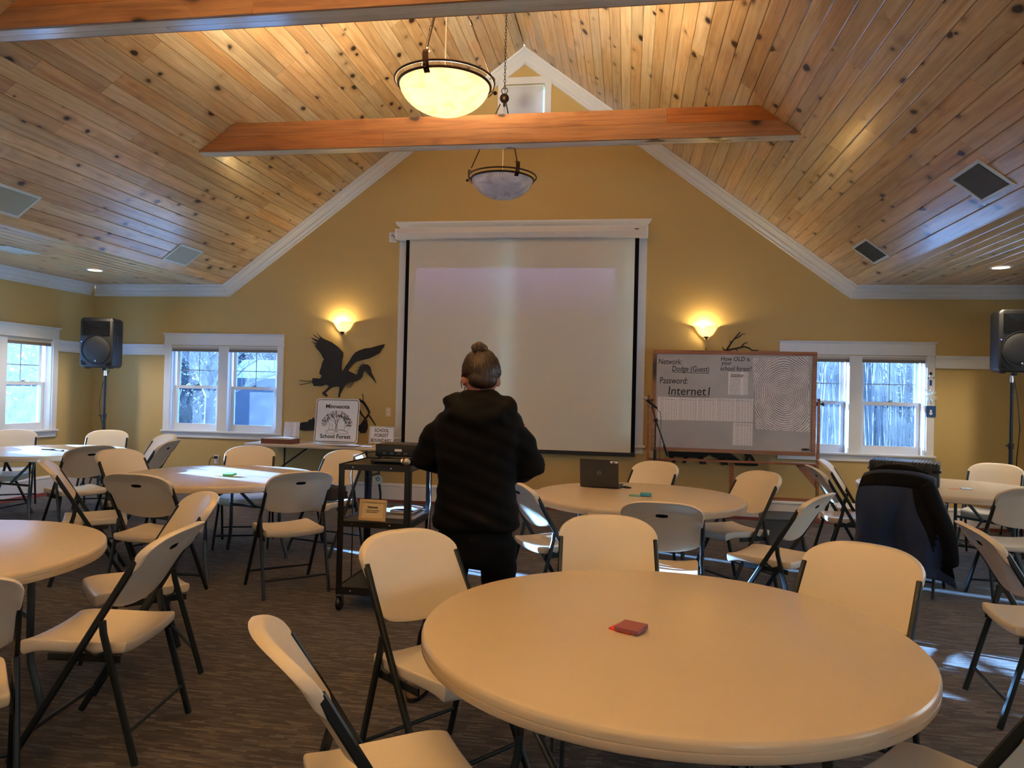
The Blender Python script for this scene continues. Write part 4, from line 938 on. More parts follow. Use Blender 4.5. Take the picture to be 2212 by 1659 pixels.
# power cord hanging down the cart and the pale oval disc
solo('power_cord', MB().tube([(-1.352, 5.00, .985), (-1.352, 5.005, .80), (-1.345, 5.01, .68), (-1.352, 5.0, .58), (-1.358, 4.99, .45), (-1.352, 5.0, .25), (-1.33, 5.0, .03), (-1.28, 5.1, .007)], .0035, 6), 'paper', 'thin white cord hanging down the right side of the cart', 'cord', 60)
solo('projector_cable', MB().tube([(-1.715, 4.93, 1.03), (-1.80, 4.92, 1.02), (-1.885, 4.93, .985), (-1.905, 4.94, .86), (-1.90, 4.96, .70), (-1.895, 4.96, .40), (-1.90, 4.97, .10), (-1.93, 5.0, .006), (-2.1, 5.1, .005)], .0045, 6), 'black', 'black cable draped off the left side of the cart', 'cable', 60)
plain('pale_disc', srgb(196, 224, 236), 0.25, var=0.05)
r = thing('hanging_tag', 'small pale oval disc hanging under the cart top', 'tag', (-1.655, 4.78, .93))
part('disc', MB().lathe([(0, -.003), (.028, -.003), (.032, 0), (.028, .003), (0, .003)], 24, (0, 0, -.078), 'y').xf(Matrix.Diagonal((1, 1, 1.0, 1))), 'pale_disc', r, 40)
part('hub_mark', MB().lathe([(.008, -.0038), (.013, -.0045), (.013, -.003)], 16, (0, 0, -.074), 'y'), 'steel_dark', r); part('string', MB().tube([(0, 0, .024), (0, 0, -.048)], .0015, 5), 'black', r)

# ------------------------------------------------------------------ long wall table with signs
r = thing('banquet_table', 'long white folding table standing along the end wall under the metal heron', 'table', (-3.858, 9.015, 0))
part('table_top', MB().box(-.917, .917, -.36, .36, .700, .742, .010), 'table_plastic', r, 40)
for s in (-1, 1):
    for q in (-1, 1): part('leg', MB().tube([(.66*s, .24*q, .70), (.66*s, .24*q, .30), (.68*s, .27*q, .10), (.68*s, .28*q, .004)], .014, 8), 'steel_dark', r, 50)
    part('crossbar', MB().tube([(.66*s, -.24, .36), (.66*s, .24, .36)], .011, 8), 'steel_dark', r, 50)
    part('brace', MB().bar((.66*s, 0, .36), (.20*s, 0, .694), .022, .012, Vector((0, 1, 0))), 'steel_dark', r)
ZW = .7425
def lean(o, deg): o.rotation_euler = (math.radians(-deg), 0, 0)
def rrect(w, h, r_, n=6):
    pts = []
    for cx_, cy_, a0 in ((w/2 - r_, h/2 - r_, 0), (-w/2 + r_, h/2 - r_, PI/2), (-w/2 + r_, -h/2 + r_, PI), (w/2 - r_, -h/2 + r_, 1.5*PI)):
        pts += [(cx_ + r_ * math.cos(a0 + PI/2 * i / n), cy_ + r_ * math.sin(a0 + PI/2 * i / n)) for i in range(n + 1)]
    return pts
def ring2d(w, h, r_, b, y, t=.0008):
    a, c = rrect(w, h, r_), rrect(w - 2*b, h - 2*b, max(r_ - b, .002)); n = len(a)
    vs = [(u, y, v + h_) for h_ in (0,) for u, v in a] + [(u, y, v) for u, v in c] + [(u, y - t, v) for u, v in a] + [(u, y - t, v) for u, v in c]
    fs = []
    for i in range(n):
        j = (i+1) % n
        fs += [(2*n + i, 2*n + j, 3*n + j, 3*n + i), (i, j, 2*n + j, 2*n + i), (n + i, 3*n + i, 3*n + j, n + j)]
    return MB().add(vs, fs)
plain('sign_white', srgb(222, 226, 234), 0.35, var=0.015)
def stroke(pts, w_, y=-.0026, t=.0005):
    mb = MB(); return mb.sweep([(u, y, v) for u, v in pts], [(w_/2, 0), (0, t), (-w_/2, 0), (0, -t)], up=Vector((0, 1, 0)))
r = thing('forest_sign', 'large white road sign with a line-drawn tree reading Minnesota School Forest', 'sign', (-3.738, 9.12, ZW + .292)); lean(r, 7)
part('plate', MB().prism(rrect(.60, .58, .045), lambda u, v, w: (u, w - .002, v), .004), 'sign_white', r)
part('border', ring2d(.575, .555, .038, .008, -.0022), 'ink', r)
text_on('Minnesota', 0, .165, -.0026, .325, 'ink', r, bold=.0011, height=.052, align='C'); text_on('School Forest', -.005, -.228, -.0026, .42, 'ink', r, bold=.0011, height=.054, align='C')
dr = MB(); rr_ = random.Random(3)
def S(pts, w_=.005):
    q = stroke(pts, w_); dr.add(q.v, q.f)
S([(-.012, -.125), (-.008, -.06), (-.018, .0), (-.05, .05), (-.09, .085)], .008); S([(.012, -.125), (.006, -.05), (.012, .01), (.04, .07), (.07, .10)], .008); S([(-.005, -.01), (-.002, .06), (-.012, .13)], .005)
S([(0, -.05), (.02, 0), (.05, .03)], .004); S([(-.01, -.04), (-.05, 0), (-.10, .02)], .004); S([(-.10, -.11), (-.095, -.05), (-.12, .0)], .004); S([(-.05, -.11), (-.06, -.04)], .004)
S([(.11, -.13), (.115, -.05), (.105, .0)], .004); S([(.15, -.13), (.19, -.08)], .003)
S([(-.14, -.145), (-.10, -.12), (-.05, -.118), (0, -.14), (.05, -.116), (.10, -.122), (.17, -.15)], .006); S([(-.14, -.145), (-.13, -.165), (-.06, -.168), (-.02, -.16), (0, -.14)], .004); S([(0, -.14), (.03, -.165), (.10, -.168), (.17, -.166)], .004)
for i in range(330):
    a = rr_.uniform(0.02, PI - .02); rad = rr_.uniform(.62, 1.0)
    x, z = math.cos(a) * .215 * rad, -.075 + math.sin(a) * .205 * rad
    if z < -.1: continue
    th = rr_.uniform(0, PI); L = rr_.uniform(.005, .012)
    if x > .05 and z < .06: th = rr_.choice((.5, 2.6)); L *= 1.4
    q = stroke([(x - L*math.cos(th), z - L*math.sin(th)), (x, z + .002), (x + L*math.cos(th), z + L*math.sin(th))], rr_.uniform(.003, .0055)); dr.add(q.v, q.f)
part('tree_drawing', dr, 'ink', r)
plain('sign_maroon', srgb(70, 34, 38), 0.6)
r = thing('boundary_sign', 'small white sign reading School Forest Boundary on the wall table', 'sign', (-3.135, 9.15, ZW + .118)); lean(r, 9)
part('plate', MB().prism(rrect(.34, .235, .012), lambda u, v, w: (u, w - .002, v), .004), 'sign_white', r); part('border', ring2d(.325, .22, .010, .0035, -.0022), 'sign_maroon', r)
for t_, z_, w_ in (('SCHOOL', .045, .195), ('FOREST', -.020, .185), ('BOUNDARY', -.085, .275)): text_on(t_, 0, z_, -.0026, w_, 'sign_maroon', r, bold=.0008, height=.045, align='C')
def m_print(name, cols, rows, ink=.55):
    n = NT(name); v = n.coords(); sp = n.n('ShaderNodeSeparateXYZ'); n.l(v, sp.inputs[0])
    ln = n.math('GREATER_THAN', n.math('FRACT', n.math('MULTIPLY', sp.outputs[2], rows)), .48)
    mp = n.n('ShaderNodeMapping'); mp.inputs['Scale'].default_value = (220, 1, rows); n.l(v, mp.inputs[0])
    wn = n.n('ShaderNodeTexNoise', Scale=1.0, Detail=2); n.l(mp.outputs[0], wn.inputs[0])
    cb = n.math('GREATER_THAN', n.noise(n.coords((cols, 0.01, .01)), 1.0, 0), .42)
    f = n.math('MULTIPLY', n.math('MULTIPLY', ln, cb), n.math('MULTIPLY', n.math('GREATER_THAN', wn.outputs[0], .44), ink))
    n.l(n.mix(f, srgb(226, 222, 226), srgb(60, 56, 62)), n.b.inputs['Base Color']); n.b.inputs['Roughness'].default_value = .8; MATS[name] = n.m
m_print('print_table', 60, 95, .5); m_print('print_text', 14, 70, .55)
plain('acrylic', srgb(214, 224, 232), 0.15, var=0.01)
r = thing('sign_holder', 'upright white leaflet in a clear stand on the wall table by the window', 'leaflet', (-4.305, 8.98, ZW)); lean(r, 8)
part('leaflet', MB().box(-.098, .098, -.002, .001, .012, .262), 'print_text', r); part('stand', MB().box(-.105, .105, .0015, .004, 0, .268).box(-.105, .105, -.004, .06, 0, .003), 'acrylic', r)
plain('box_brown', srgb(112, 64, 44), 0.55, var=0.05)
r = thing('paper_tray', 'shallow brown wooden tray heaped with papers on the wall table', 'tray', (-4.36, 8.80, ZW))
mb = MB().box(-.205, .205, -.11, .13, 0, .006)
for q in ((-.205, .205, -.11, -.102), (-.205, .205, .122, .13), (-.205, -.197, -.102, .122), (.197, .205, -.102, .122)): mb.box(q[0], q[1], q[2], q[3], .006, .058)
part('tray', mb, 'box_brown', r)
solo('clipboard_pile', curled(.36, .19, amp=.008, th=.058), 'paper', 'white forms heaped in the brown tray', 'papers', 40, loc=(-4.36, 8.81, ZW + .0065))
plain('bin_clip', srgb(40, 40, 44), 0.4); plain('brass', srgb(200, 158, 80), 0.3, metal=0.9); plain('clip_board', srgb(110, 64, 40), 0.6)
for i, (x, y, a, lab) in enumerate(((-3.95, 8.80, .15, 'white sheet of paper lying left of the clipboard on the wall table'), (-3.66, 8.78, -.1, 'white sheet of paper in front of the tree sign on the wall table'), (-3.44, 8.74, -.05, 'white sheet of paper nearest the clipboard on the wall table'))):
    solo('paper_sheet', curled(.279, .216, amp=.003), 'paper', lab, 'paper', 40, loc=(x, y, ZW + .0006 + i * .0035), rz=a)
r = thing('clipboard', 'brown clipboard with a brass clip on the wall table', 'clipboard', (-3.20, 8.86, ZW)); r.rotation_euler = (0, 0, -.12)
part('board', MB().box(-.115, .115, -.155, .155, 0, .004, .0015), 'clip_board', r); part('sheet', MB().box(-.105, .105, -.14, .12, .004, .0052), 'paper', r)
part('clip', MB().prism([(-.05, 0), (.05, 0), (.045, .014), (.02, .020), (0, .032), (-.02, .020), (-.045, .014)], lambda u, v, w: (u, .11 + w, .0052 + v), .016), 'brass', r)

# ------------------------------------------------------------------ metal wall art
def flat_art(polys, y0, t, lines=()):
    mb = MB()
    for p in polys: mb.prism(p, lambda u, v, w: (u, y0 + w, v), t)
    for pts, w_ in lines:
        n = len(pts); L, R_ = [], []
        for i, p in enumerate(pts):
            a = Vector(pts[max(i-1, 0)]); b = Vector(pts[min(i+1, n-1)]); d = (b - a).normalized(); nn = Vector((-d.y, d.x)) * (w_/2 * (1 - .45 * i / max(1, n - 1)))
            L.append((p[0] + nn.x, p[1] + nn.y)); R_.append((p[0] - nn.x, p[1] - nn.y))
        mb.prism(L + R_[::-1], lambda u, v, w: (u, y0 + w, v), t)
    return mb
YA = YB - .030
r = thing('metal_heron', 'dark sheet metal cutout of a heron with raised wings on the end wall', 'wall art')
part('body', flat_art([HERON], YA, .005), 'art_metal', r); part('plumes', flat_art([], YA, .004, [(l, .007) for l in HERON_LINES]), 'art_metal', r)
mt = MB()
for x, z in ((-4.0, 1.62), (-3.65, 1.60), (-3.85, 1.85)): mt.tube([(x, YA + .005, z), (x, YB - .001, z)], .006, 8)
part('standoff', mt, 'art_metal', r)
def art(name, polys, lines, stand, label):
    r = thing(name, label, 'wall art'); part('cutout', flat_art(polys, YA, .005, [l for l in lines if len(l[0]) != 2 or l[0][0][0] > 1.0]), 'art_metal', r)
    mt = MB()
    for x, z in stand: mt.tube([(x, YA + .005, z), (x, YB - .001, z)], .006, 8)
    part('standoff', mt, 'art_metal', r)
art('metal_roots', [ROOT_BODY], ROOTS, [(ROOT_BODY[4][0] - .04, ROOT_BODY[4][1])], 'dark metal cutout of twisting roots between the tree sign and boundary sign')
art('metal_log', [LOG], [], [(LOG[2][0] + .05, LOG[2][1] - .06)], 'metal cutout of a log end between the leaflet stand and the tree sign')
art('metal_branch', [], BRANCH, [(BRANCH[0][0][1][0], BRANCH[0][0][1][1])], 'dark metal cutout of a bare branch above the whiteboard')
part('twig', flat_art([], YA, .005, [BRANCH[7]]), 'art_metal', bpy.data.objects['metal_branch'])
art('metal_tracks', ART_LOW, [], [(1.1, .73), (1.45, .645), (.65, .73)], 'dark metal cutout running along the wall below the whiteboard')

# ------------------------------------------------------------------ whiteboard on wheels
def m_wb():
    n = NT('whiteboard'); v = n.coords(); nz = n.noise(v, 3, 3); n.l(n.ramp(nz, [(.3, srgb(158, 154, 156)), (.7, srgb(172, 168, 170))]), n.b.inputs['Base Color']); n.b.inputs['Roughness'].default_value = .28; MATS['whiteboard'] = n.m
m_wb()
r = thing('rolling_whiteboard', 'wood framed rolling whiteboard with handwriting and taped sheets beside the right window', 'whiteboard'); Y0 = 9.05
bx0, bx1, bz0, bz1, fw = .300, 2.192, .798, 2.020, .047
bd = part('panel', MB().box(bx0 + .02, bx1 - .02, Y0, Y0 + .012, bz0 + .02, bz1 - .02), 'whiteboard', r)
for q in ((bx0, bx1, bz1 - fw, bz1), (bx0, bx1, bz0, bz0 + fw), (bx0, bx0 + fw, bz0 + fw, bz1 - fw), (bx1 - fw, bx1, bz0 + fw, bz1 - fw)): part('frame_rail', MB().box(q[0], q[1], Y0 - .012, Y0 + .024, q[2], q[3], .003), 'oak', r)
for x in (.262, 2.222):
    part('upright', MB().box(x - .016, x + .016, Y0 - .012, Y0 + .020, .07, 1.46, .003).lathe([(0, -.012), (.016, -.012), (.016, .020), (0, .020)], 16, (x, Y0, 1.46), 'y'), 'oak', r)
    kn = part('pivot_knob', MB().lathe([(0, -.034), (.022, -.030), (.024, -.02), (.012, -.016), (.012, .04), (.026, .044), (.026, .052), (0, .054)], 16, (x, Y0 + .004, 1.41), 'x'), 'black', r, 50)
    part('foot', MB().box(x - .022, x + .022, Y0 - .24, Y0 + .26, .055, .10, .004), 'oak', r)
    for yy in (Y0 - .21, Y0 + .23): part('caster', MB().lathe([(0, -.012), (.026, -.012), (.028, 0), (.026, .012), (0, .012)], 14, (x, yy, .028), 'x'), 'black', r, 50)
    sg = 1 if x < 1 else -1
    part('gusset', MB().prism([(x + sg*.016, .70), (x + sg*.26, .70), (x + sg*.016, .42)], lambda u, v, w: (u, Y0 + w, v), .012), 'oak', r)
part('tray', MB().box(.278, 2.206, Y0 - .06, Y0 + .012, .692, .716, .003), 'oak', r)
part('lower_rail', MB().box(.278, 2.206, Y0 - .008, Y0 + .012, .262, .300, .003), 'oak', r); part('center_post', MB().box(1.225, 1.273, Y0 - .006, Y0 + .014, .300, .692, .003), 'oak', r)
for t_, (x, z), (x2, _), h in WB_TEXT:
    text_on(t_, x, z, Y0 - .0008, x2 - x, 'ink', r, bold=.0004, height=h, shear=.08, name='handwriting')
for (a, b) in WB_LINES: part('underline', MB().tube([(a[0], Y0 - .0006, a[1]), (b[0], Y0 - .0006, b[1])], .003, 5), 'ink', r)
sheet_labels = ['taped printed list, first from the left on the whiteboard', 'taped printed list, second from the left on the whiteboard', 'taped printed list, third from the left on the whiteboard', 'taped printed list, fourth from the left on the whiteboard', 'taped printed list, rightmost of the row on the whiteboard', 'taped printed list hanging lowest on the whiteboard', 'typed note under the question about the school forest']
for i, ((x0, z1), (x1, z0)) in enumerate(WB_SHEETS):
    cxs, czs = (x0 + x1) / 2, (z0 + z1) / 2; w_, h_ = (x1 - x0) / 2, (z1 - z0) / 2
    mb = MB(); n = 6
    vs = []
    for k_ in (0, -.0008):
        for a in range(n + 1):
            for b in (-1, 1): vs.append((-w_ + 2*w_*a/n, k_ - .0012 - .004 * (a / n) ** 3 * (1 if b < 0 else .1), b * h_))
    m = 2*(n+1); fs = []
    for a in range(n): o = 2*a; fs += [(o, o+1, o+3, o+2), (m+o, m+o+2, m+o+3, m+o+1), (o, o+2, m+o+2, m+o), (o+1, m+o+1, m+o+3, o+3)]
    fs += [(0, m, m+1, 1), (2*n, 2*n+1, m+2*n+1, m+2*n)]
    yo = Y0 - .0006 - (.002 if i == 4 else 0)
    o = solo('paper_sheet', mb.add(vs, fs), 'print_text' if i == 6 else 'print_table', sheet_labels[i], 'paper', loc=(cxs, yo, czs), group='sheets taped to the whiteboard')
    if i < 6: part('heading', MB().box(-w_*.8, w_*.8, -.0042, -.0038, h_*.80, h_*.815), 'ink', o)
    else:
        part('heading', MB().box(-w_*.75, w_*.55, -.0036, -.003, h_*.70, h_*.76).box(-w_*.75, w_*.5, -.0036, -.003, h_*.56, h_*.62), 'ink', o)
def m_rings():
    n = NT('ring_drawing'); v = n.coords(); sp = n.n('ShaderNodeSeparateXYZ'); n.l(v, sp.inputs[0])
    cb = n.n('ShaderNodeCombineXYZ'); n.l(n.math('MULTIPLY', sp.outputs[0], 1.22), cb.inputs[0]); n.l(sp.outputs[2], cb.inputs[1])
    wob = n.n('ShaderNodeTexNoise', Scale=3.2, Detail=3); n.l(v, wob.inputs[0])
    ln = n.n('ShaderNodeVectorMath', _operation='LENGTH'); n.l(cb.outputs[0], ln.inputs[0])
    d = n.math('ADD', ln.outputs['Value'], n.math('MULTIPLY', n.math('SUBTRACT', wob.outputs[0], .5), .10))
    s_ = n.math('FRACT', n.math('MULTIPLY', d, 40)); line = n.math('LESS_THAN', s_, .42)
    brk = n.noise(n.coords((7, 7, 7)), 1.0, 4, .7)
    f = n.math('MULTIPLY', line, n.math('MULTIPLY_ADD', brk, 2.2, -.45))
    n.l(n.mix(n.math('MINIMUM', n.math('MAXIMUM', f, 0.0), .8), srgb(214, 208, 212), srgb(70, 68, 74)), n.b.inputs['Base Color']); n.b.inputs['Roughness'].default_value = .8; MATS['ring_drawing'] = n.m
m_rings()
cxp, czp = 1.825, 1.515
pp = [(x - cxp, z - czp) for x, z in WB_POSTER]
mb = MB(); n = 10; vs = []
for k_ in (0, -.001):
    for a in range(n + 1):
        for b in range(n + 1):
            u, v = a / n, b / n
            x = (pp[3][0]*(1-u) + pp[2][0]*u) * (1-v) + (pp[0][0]*(1-u) + pp[1][0]*u) * v; z = (pp[3][1]*(1-u) + pp[2][1]*u) * (1-v) + (pp[0][1]*(1-u) + pp[1][1]*u) * v
            vs.append((x, k_ - .003 - .03 * max(0, .25 - u - v * .6) - .006 * math.sin(5 * u) ** 2 * (1 - v), z))
m = (n+1)**2; fs = []
for a in range(n):
    for b in range(n): o = a*(n+1)+b; fs += [(o, o+1, o+n+2, o+n+1), (m+o, m+o+n+1, m+o+n+2, m+o+1)]
for a in range(n):
    fs += [(a*(n+1), (a+1)*(n+1), m+(a+1)*(n+1), m+a*(n+1)), (a*(n+1)+n, m+a*(n+1)+n, m+(a+1)*(n+1)+n, (a+1)*(n+1)+n), (a, m+a, m+a+1, a+1), (n*(n+1)+a, n*(n+1)+a+1, m+n*(n+1)+a+1, m+n*(n+1)+a)]
solo('ring_poster', mb.add(vs, fs), 'ring_drawing', 'large paper with a hand-drawn tree ring cross section on the whiteboard', 'poster', 50, loc=(cxp, Y0 - .001, czp))
solo('eraser', MB().sphere((0, 0, 0), .05, 14, 8, (1.0, .28, .24)), 'black', 'small black oval eraser stuck low on the right of the whiteboard', 'eraser', 60, loc=(2.08, Y0 - .0145, .875))

# ------------------------------------------------------------------ boom microphone stand
r = thing('microphone_stand', 'black boom microphone stand in front of the left end of the whiteboard', 'microphone stand', (.330, 8.58, 0))
part('base', MB().lathe([(0, 0), (.125, 0), (.125, .012), (.03, .026), (.016, .03), (0, .03)], 28), 'black', r, 50)
part('pole', MB().tube([(0, 0, .02), (0, 0, .75)], .0125, 10).tube([(0, 0, .70), (0, 0, .84)], .018, 10).tube([(0, 0, .80), (0, 0, 1.17)], .0085, 10), 'black', r, 50)
part('boom_clutch', MB().sphere((0, -.012, 1.185), .027, 12, 8).tube([(.0, -.04, 1.165), (.02, -.06, 1.11)], .006, 6), 'black', r, 50)
part('boom', MB().tube([(-.035, -.02, 1.31), (.0, -.02, 1.19), (.14, -.02, .80)], .008, 8).tube([(.10, -.02, .90), (.145, -.02, .78)], .014, 8), 'black', r, 50)
part('mic_clip', MB().tube([(-.035, -.02, 1.30), (-.045, -.02, 1.345)], .012, 8), 'black', r, 50)
m = Matrix.Translation((-.055, -.03, 1.375)) @ Matrix.Rotation(math.radians(-50), 4, 'Y')
h = part('microphone', MB().lathe([(0, -.09), (.011, -.09), (.013, -.05), (.019, .06), (0, .062)], 14, (0, 0, 0), 'z').xf(m @ Matrix.Rotation(0, 4, 'X')), 'black', r, 50)
part('mic_head', MB().sphere((0, 0, .085), .026, 14, 10).xf(m), 'mic_grille', h, 80)
part('mic_cable', MB().tube([(.015, -.03, 1.31), (.05, -.03, 1.27), (.06, -.03, 1.18), (.055, -.03, .95), (.045, -.03, .6), (.05, -.04, .2), (.10, -.05, .03), (.16, -.1, .012)], .0035, 6), 'black', r, 60)
# ------------------------------------------------------------------ loudspeakers on stands
plain('speaker_shell', srgb(11, 12, 13), 0.5, var=0.1, bump=0.25, bscale=500); plain('speaker_grille', srgb(6, 7, 10), 0.6, var=0.1, bump=0.5, bscale=900); plain('blue_led', srgb(80, 90, 255), 0.4, emit=(srgb(70, 80, 255), 4.0))
def speaker(x, y, z, rz, label):
    r = thing('loudspeaker', label, 'loudspeaker', (x, y, z), rz, 'loudspeakers on stands'); w_, h_ = .43, .655
    def sec(y_, sx, sz): return [(u * sx, y_, h_/2 + v * sz) for u, v in rrect(w_, h_, .05, 5)]
    rings = [sec(-.195, .93, .955), sec(-.185, .985, .985), sec(-.14, 1, 1), sec(.06, .97, .985), sec(.18, .70, .90), sec(.195, .64, .86)]
    n = len(rings[0]); mb = MB().add([p for q in rings for p in q], [(i*n + j, i*n + (j+1) % n, (i+1)*n + (j+1) % n, (i+1)*n + j) for i in range(len(rings)-1) for j in range(n)] + [tuple(range(n-1, -1, -1)), tuple((len(rings)-1)*n + j for j in range(n))])
    part('cabinet', mb, 'speaker_shell', r, 40)
    # horn mouth: sunken flare
    yf = -.197; a, b = .165, .085; zc = .515
    o = [(-a, yf, zc - b), (a, yf, zc - b), (a, yf, zc + b), (-a, yf, zc + b)]; i_ = [(-a*.34, yf + .0, zc - b*.30), (a*.34, yf, zc - b*.30), (a*.34, yf, zc + b*.22), (-a*.34, yf, zc + b*.22)]
    o2 = [(-a*1.06, yf - .008, zc - b*1.1), (a*1.06, yf - .008, zc - b*1.1), (a*1.06, yf - .008, zc + b*1.08), (-a*1.06, yf - .008, zc + b*1.08)]
    part('horn', MB().add(o2 + i_, [(q, (q+1) % 4, (q+1) % 4 + 4, q + 4) for q in range(4)] + [(4, 5, 6, 7)]), 'black_gloss', r)
    part('woofer_grille', MB().lathe([(0, -.020), (.09, -.018), (.165, -.008), (.178, -.001), (.178, .004)], 40, (0, yf, .235), 'y'), 'speaker_grille', r, 60)
    part('woofer_ring', MB().tube([(.184*math.cos(2*PI*q/44), yf - .004, .235 + .184*math.sin(2*PI*q/44)) for q in range(44)], .006, 6, True, up=Vector((0, 1, 0))), 'speaker_shell', r, 60)
    for s in (-1, 1):
        for q in range(3): part('port_slot', MB().tube([(s*(.125 + .02*q), yf - .003, .035 + .0*q), (s*.192, yf - .003, .085 - .022*q)], .0045, 5), 'black_gloss', r)
    part('badge', MB().lathe([(.010, -.0225), (.0145, -.024), (.0145, -.018)], 20, (0, yf, .085), 'y').lathe([(0, -.0215), (.006, -.023), (.006, -.018)], 12, (0, yf, .085), 'y'), 'chrome', r, 50)
    part('status_light', MB().sphere((-.19, yf - .002, .335), .006, 8, 6), 'blue_led', r)
    part('carry_handle', MB().box(.200, .222, -.09, .02, .24, .42, .006), 'black', r); part('pole_cup', MB().lathe([(0, -.03), (.028, -.03), (.03, 0), (0, 0)], 16), 'black', r)
    for sx in (-.15, .15): part('foot', MB().box(sx - .025, sx + .025, -.14, -.08, -.012, .004, .003), 'black', r)
def stand(x, y, ztop_, label, a0):
    r = thing('speaker_stand', label, 'speaker stand', (x, y, 0), group='tripod speaker stands')
    part('pole', MB().tube([(0, 0, .12), (0, 0, 1.02)], .0215, 14), 'steel_dark', r, 50); part('inner_pole', MB().tube([(0, 0, 1.0), (0, 0, ztop_ - .09)], .0175, 14), 'steel_dark', r, 50)
    part('top_sleeve', MB().tube([(0, 0, ztop_ - .10), (0, 0, ztop_ - .055)], .021, 14).tube([(0, 0, ztop_ - .055), (0, 0, ztop_ - .032)], .0175, 14), 'chrome', r, 50)
    part('collar', MB().tube([(0, 0, .99), (0, 0, 1.05)], .029, 14).tube([(-.0, -.0, 1.02), (-.06, -.03, 1.025)], .008, 8), 'black', r, 50)
    hub = part('leg_hub', MB().tube([(0, 0, .58), (0, 0, .64)], .03, 14), 'black', r, 50)
    for k in range(3):
        a = a0 + 2*PI*k/3; c, s = math.cos(a), math.sin(a)
        lg = part('leg', MB().bar((.02*c, .02*s, .61), (.48*c, .48*s, .014), .024, .014, Vector((-s, c, 0))), 'steel_dark', r); part('rubber_foot', MB().sphere((.483*c, .483*s, .016), .016, 8, 6), 'black', lg)
        part('brace', MB().bar((.02*c, .02*s, .16), (.26*c, .26*s, .30), .018, .008, Vector((-s, c, 0))), 'steel_dark', r)
    part('cable', MB().tube([(.03, .03, ztop_ - .03), (-.05, .02, 1.45), (-.075, .0, 1.2), (-.06, 0, 1.05), (-.03, .01, .9), (-.03, .02, .4), (-.10, .10, .02), (-.2, .2, .008)] if x < 0 else [(.03, .03, ztop_ - .03), (.06, .0, 1.5), (.075, -.02, 1.2), (.06, 0, .9), (.05, .02, .4), (.10, .05, .02), (.0, .25, .008)], .005, 6), 'black', r, 60)
speaker(-6.875, 8.78, 1.655, math.radians(10), 'black loudspeaker on a stand in the left corner')
stand(-6.86, 8.80, 1.655, 'tripod stand under the left corner loudspeaker', .5)
speaker(4.03, 8.47, 1.795, math.radians(-6), 'black loudspeaker on a stand at the right edge of the picture')
stand(4.02, 8.49, 1.795, 'tripod stand under the right loudspeaker', 1.3)

# ------------------------------------------------------------------ hard case, laptop, sticky notes
plain('case_plastic', srgb(26, 30, 32), 0.42, var=0.08, bump=0.2, bscale=400)
r = thing('hard_case', 'black ribbed hard equipment case standing on the right round table', 'case', (2.435, 6.945, .7355), math.radians(-22))
part('body', MB().box(-.27, .27, -.165, .165, .004, .135, .016), 'case_plastic', r, 40)
part('lid', MB().box(-.272, .272, -.167, .167, .138, .208, .016), 'case_plastic', r, 40); part('seal', MB().box(-.282, .282, -.176, .176, .130, .143, .004), 'black', r)
for i in range(8):
    x = .06 + .026 * i
    part('rib', MB().box(x, x + .012, -.172, .172, .142, .2125, .003), 'case_plastic', r); part('rib', MB().box(-x - .012, -x, -.172, .172, .142, .2125, .003), 'case_plastic', r)
for x in (-.19, .19, .05): part('latch', MB().box(x - .026, x + .026, -.190, -.165, .092, .178, .004), 'black', r)
hd = part('handle', MB().tube([(-.13, -.165, .075), (-.13, -.20, .07), (-.02, -.20, .07), (-.02, -.165, .075)], .011, 8), 'black', r, 50)
part('handle_mount', MB().box(-.15, .0, -.178, -.165, .05, .1, .004), 'black', r)
part('name_plate', MB().box(-.075, .005, -.1695, -.166, .176, .196), 'chrome', r); part('small_label', MB().box(-.14, -.07, -.1785, -.176, .131, .140), 'paper', r)
part('round_sticker', MB().lathe([(0, -.0012), (.026, -.0012), (.026, .0005), (0, .0005)], 24, (.165, -.1662, .070), 'y'), 'paper', r); part('sticker_mark', MB().box(.152, .178, -.1685, -.1672, .066, .074).box(.158, .172, -.1685, -.1672, .054, .060), 'ink', r)
part('foot_label', MB().box(.175, .215, -.1668, -.1650, .020, .034), 'paper', r)
for x in (-.272, .272): part('corner_bolt', MB().sphere((x, -.168, .16), .012, 8, 6), 'chrome', r)
plain('laptop_shell', srgb(44, 44, 46), 0.45, var=0.03)
r = thing('laptop', 'open black laptop seen from behind on the round table below the screen', 'laptop', (-.198, 5.765, .7355), math.radians(-9))
part('base', MB().box(-.152, .152, .0, .215, .004, .018, .003), 'laptop_shell', r)
part('keyboard', MB().box(-.135, .135, .02, .12, .018, .0186), 'ink', r)
lid = obj('lid', MB().box(-.152, .152, -.006, .0, 0, .212, .0025).mesh('lid', 'laptop_shell'), r, (0, -.001, .016)); lid.rotation_euler = (math.radians(8), 0, 0)
part('display', MB().box(-.145, .145, .0, .0008, .012, .205), 'black_gloss', lid)
part('logo_ring', MB().tube([(.0155*math.cos(2*PI*q/24), -.0064, .105 + .0155*math.sin(2*PI*q/24)) for q in range(24)], .0013, 5, True, up=Vector((0, 1, 0))), 'chrome', lid)
text_on('DELL', 0, .1025, -.0066, .021, 'chrome', lid, height=.0065, align='C', name='logo')
part('asset_sticker', MB().box(.088, .146, -.0068, -.0058, .188, .203), 'paper', lid); part('sticker_code', MB().box(.104, .124, -.0072, -.0066, .190, .198), 'ink', lid)
part('hinge', MB().tube([(-.10, .0, .012), (.10, .0, .012)], .006, 8), 'black', r)
solo('laptop_cable', MB().tube([(-.045, 5.83, .747), (.0, 5.81, .741), (.035, 5.80, .741), (.048, 5.83, .741), (.02, 5.86, .741), (-.02, 5.87, .741), (.01, 5.90, .741)], .0042, 6), 'black', 'short black cable curled beside the laptop', 'cable', 60)
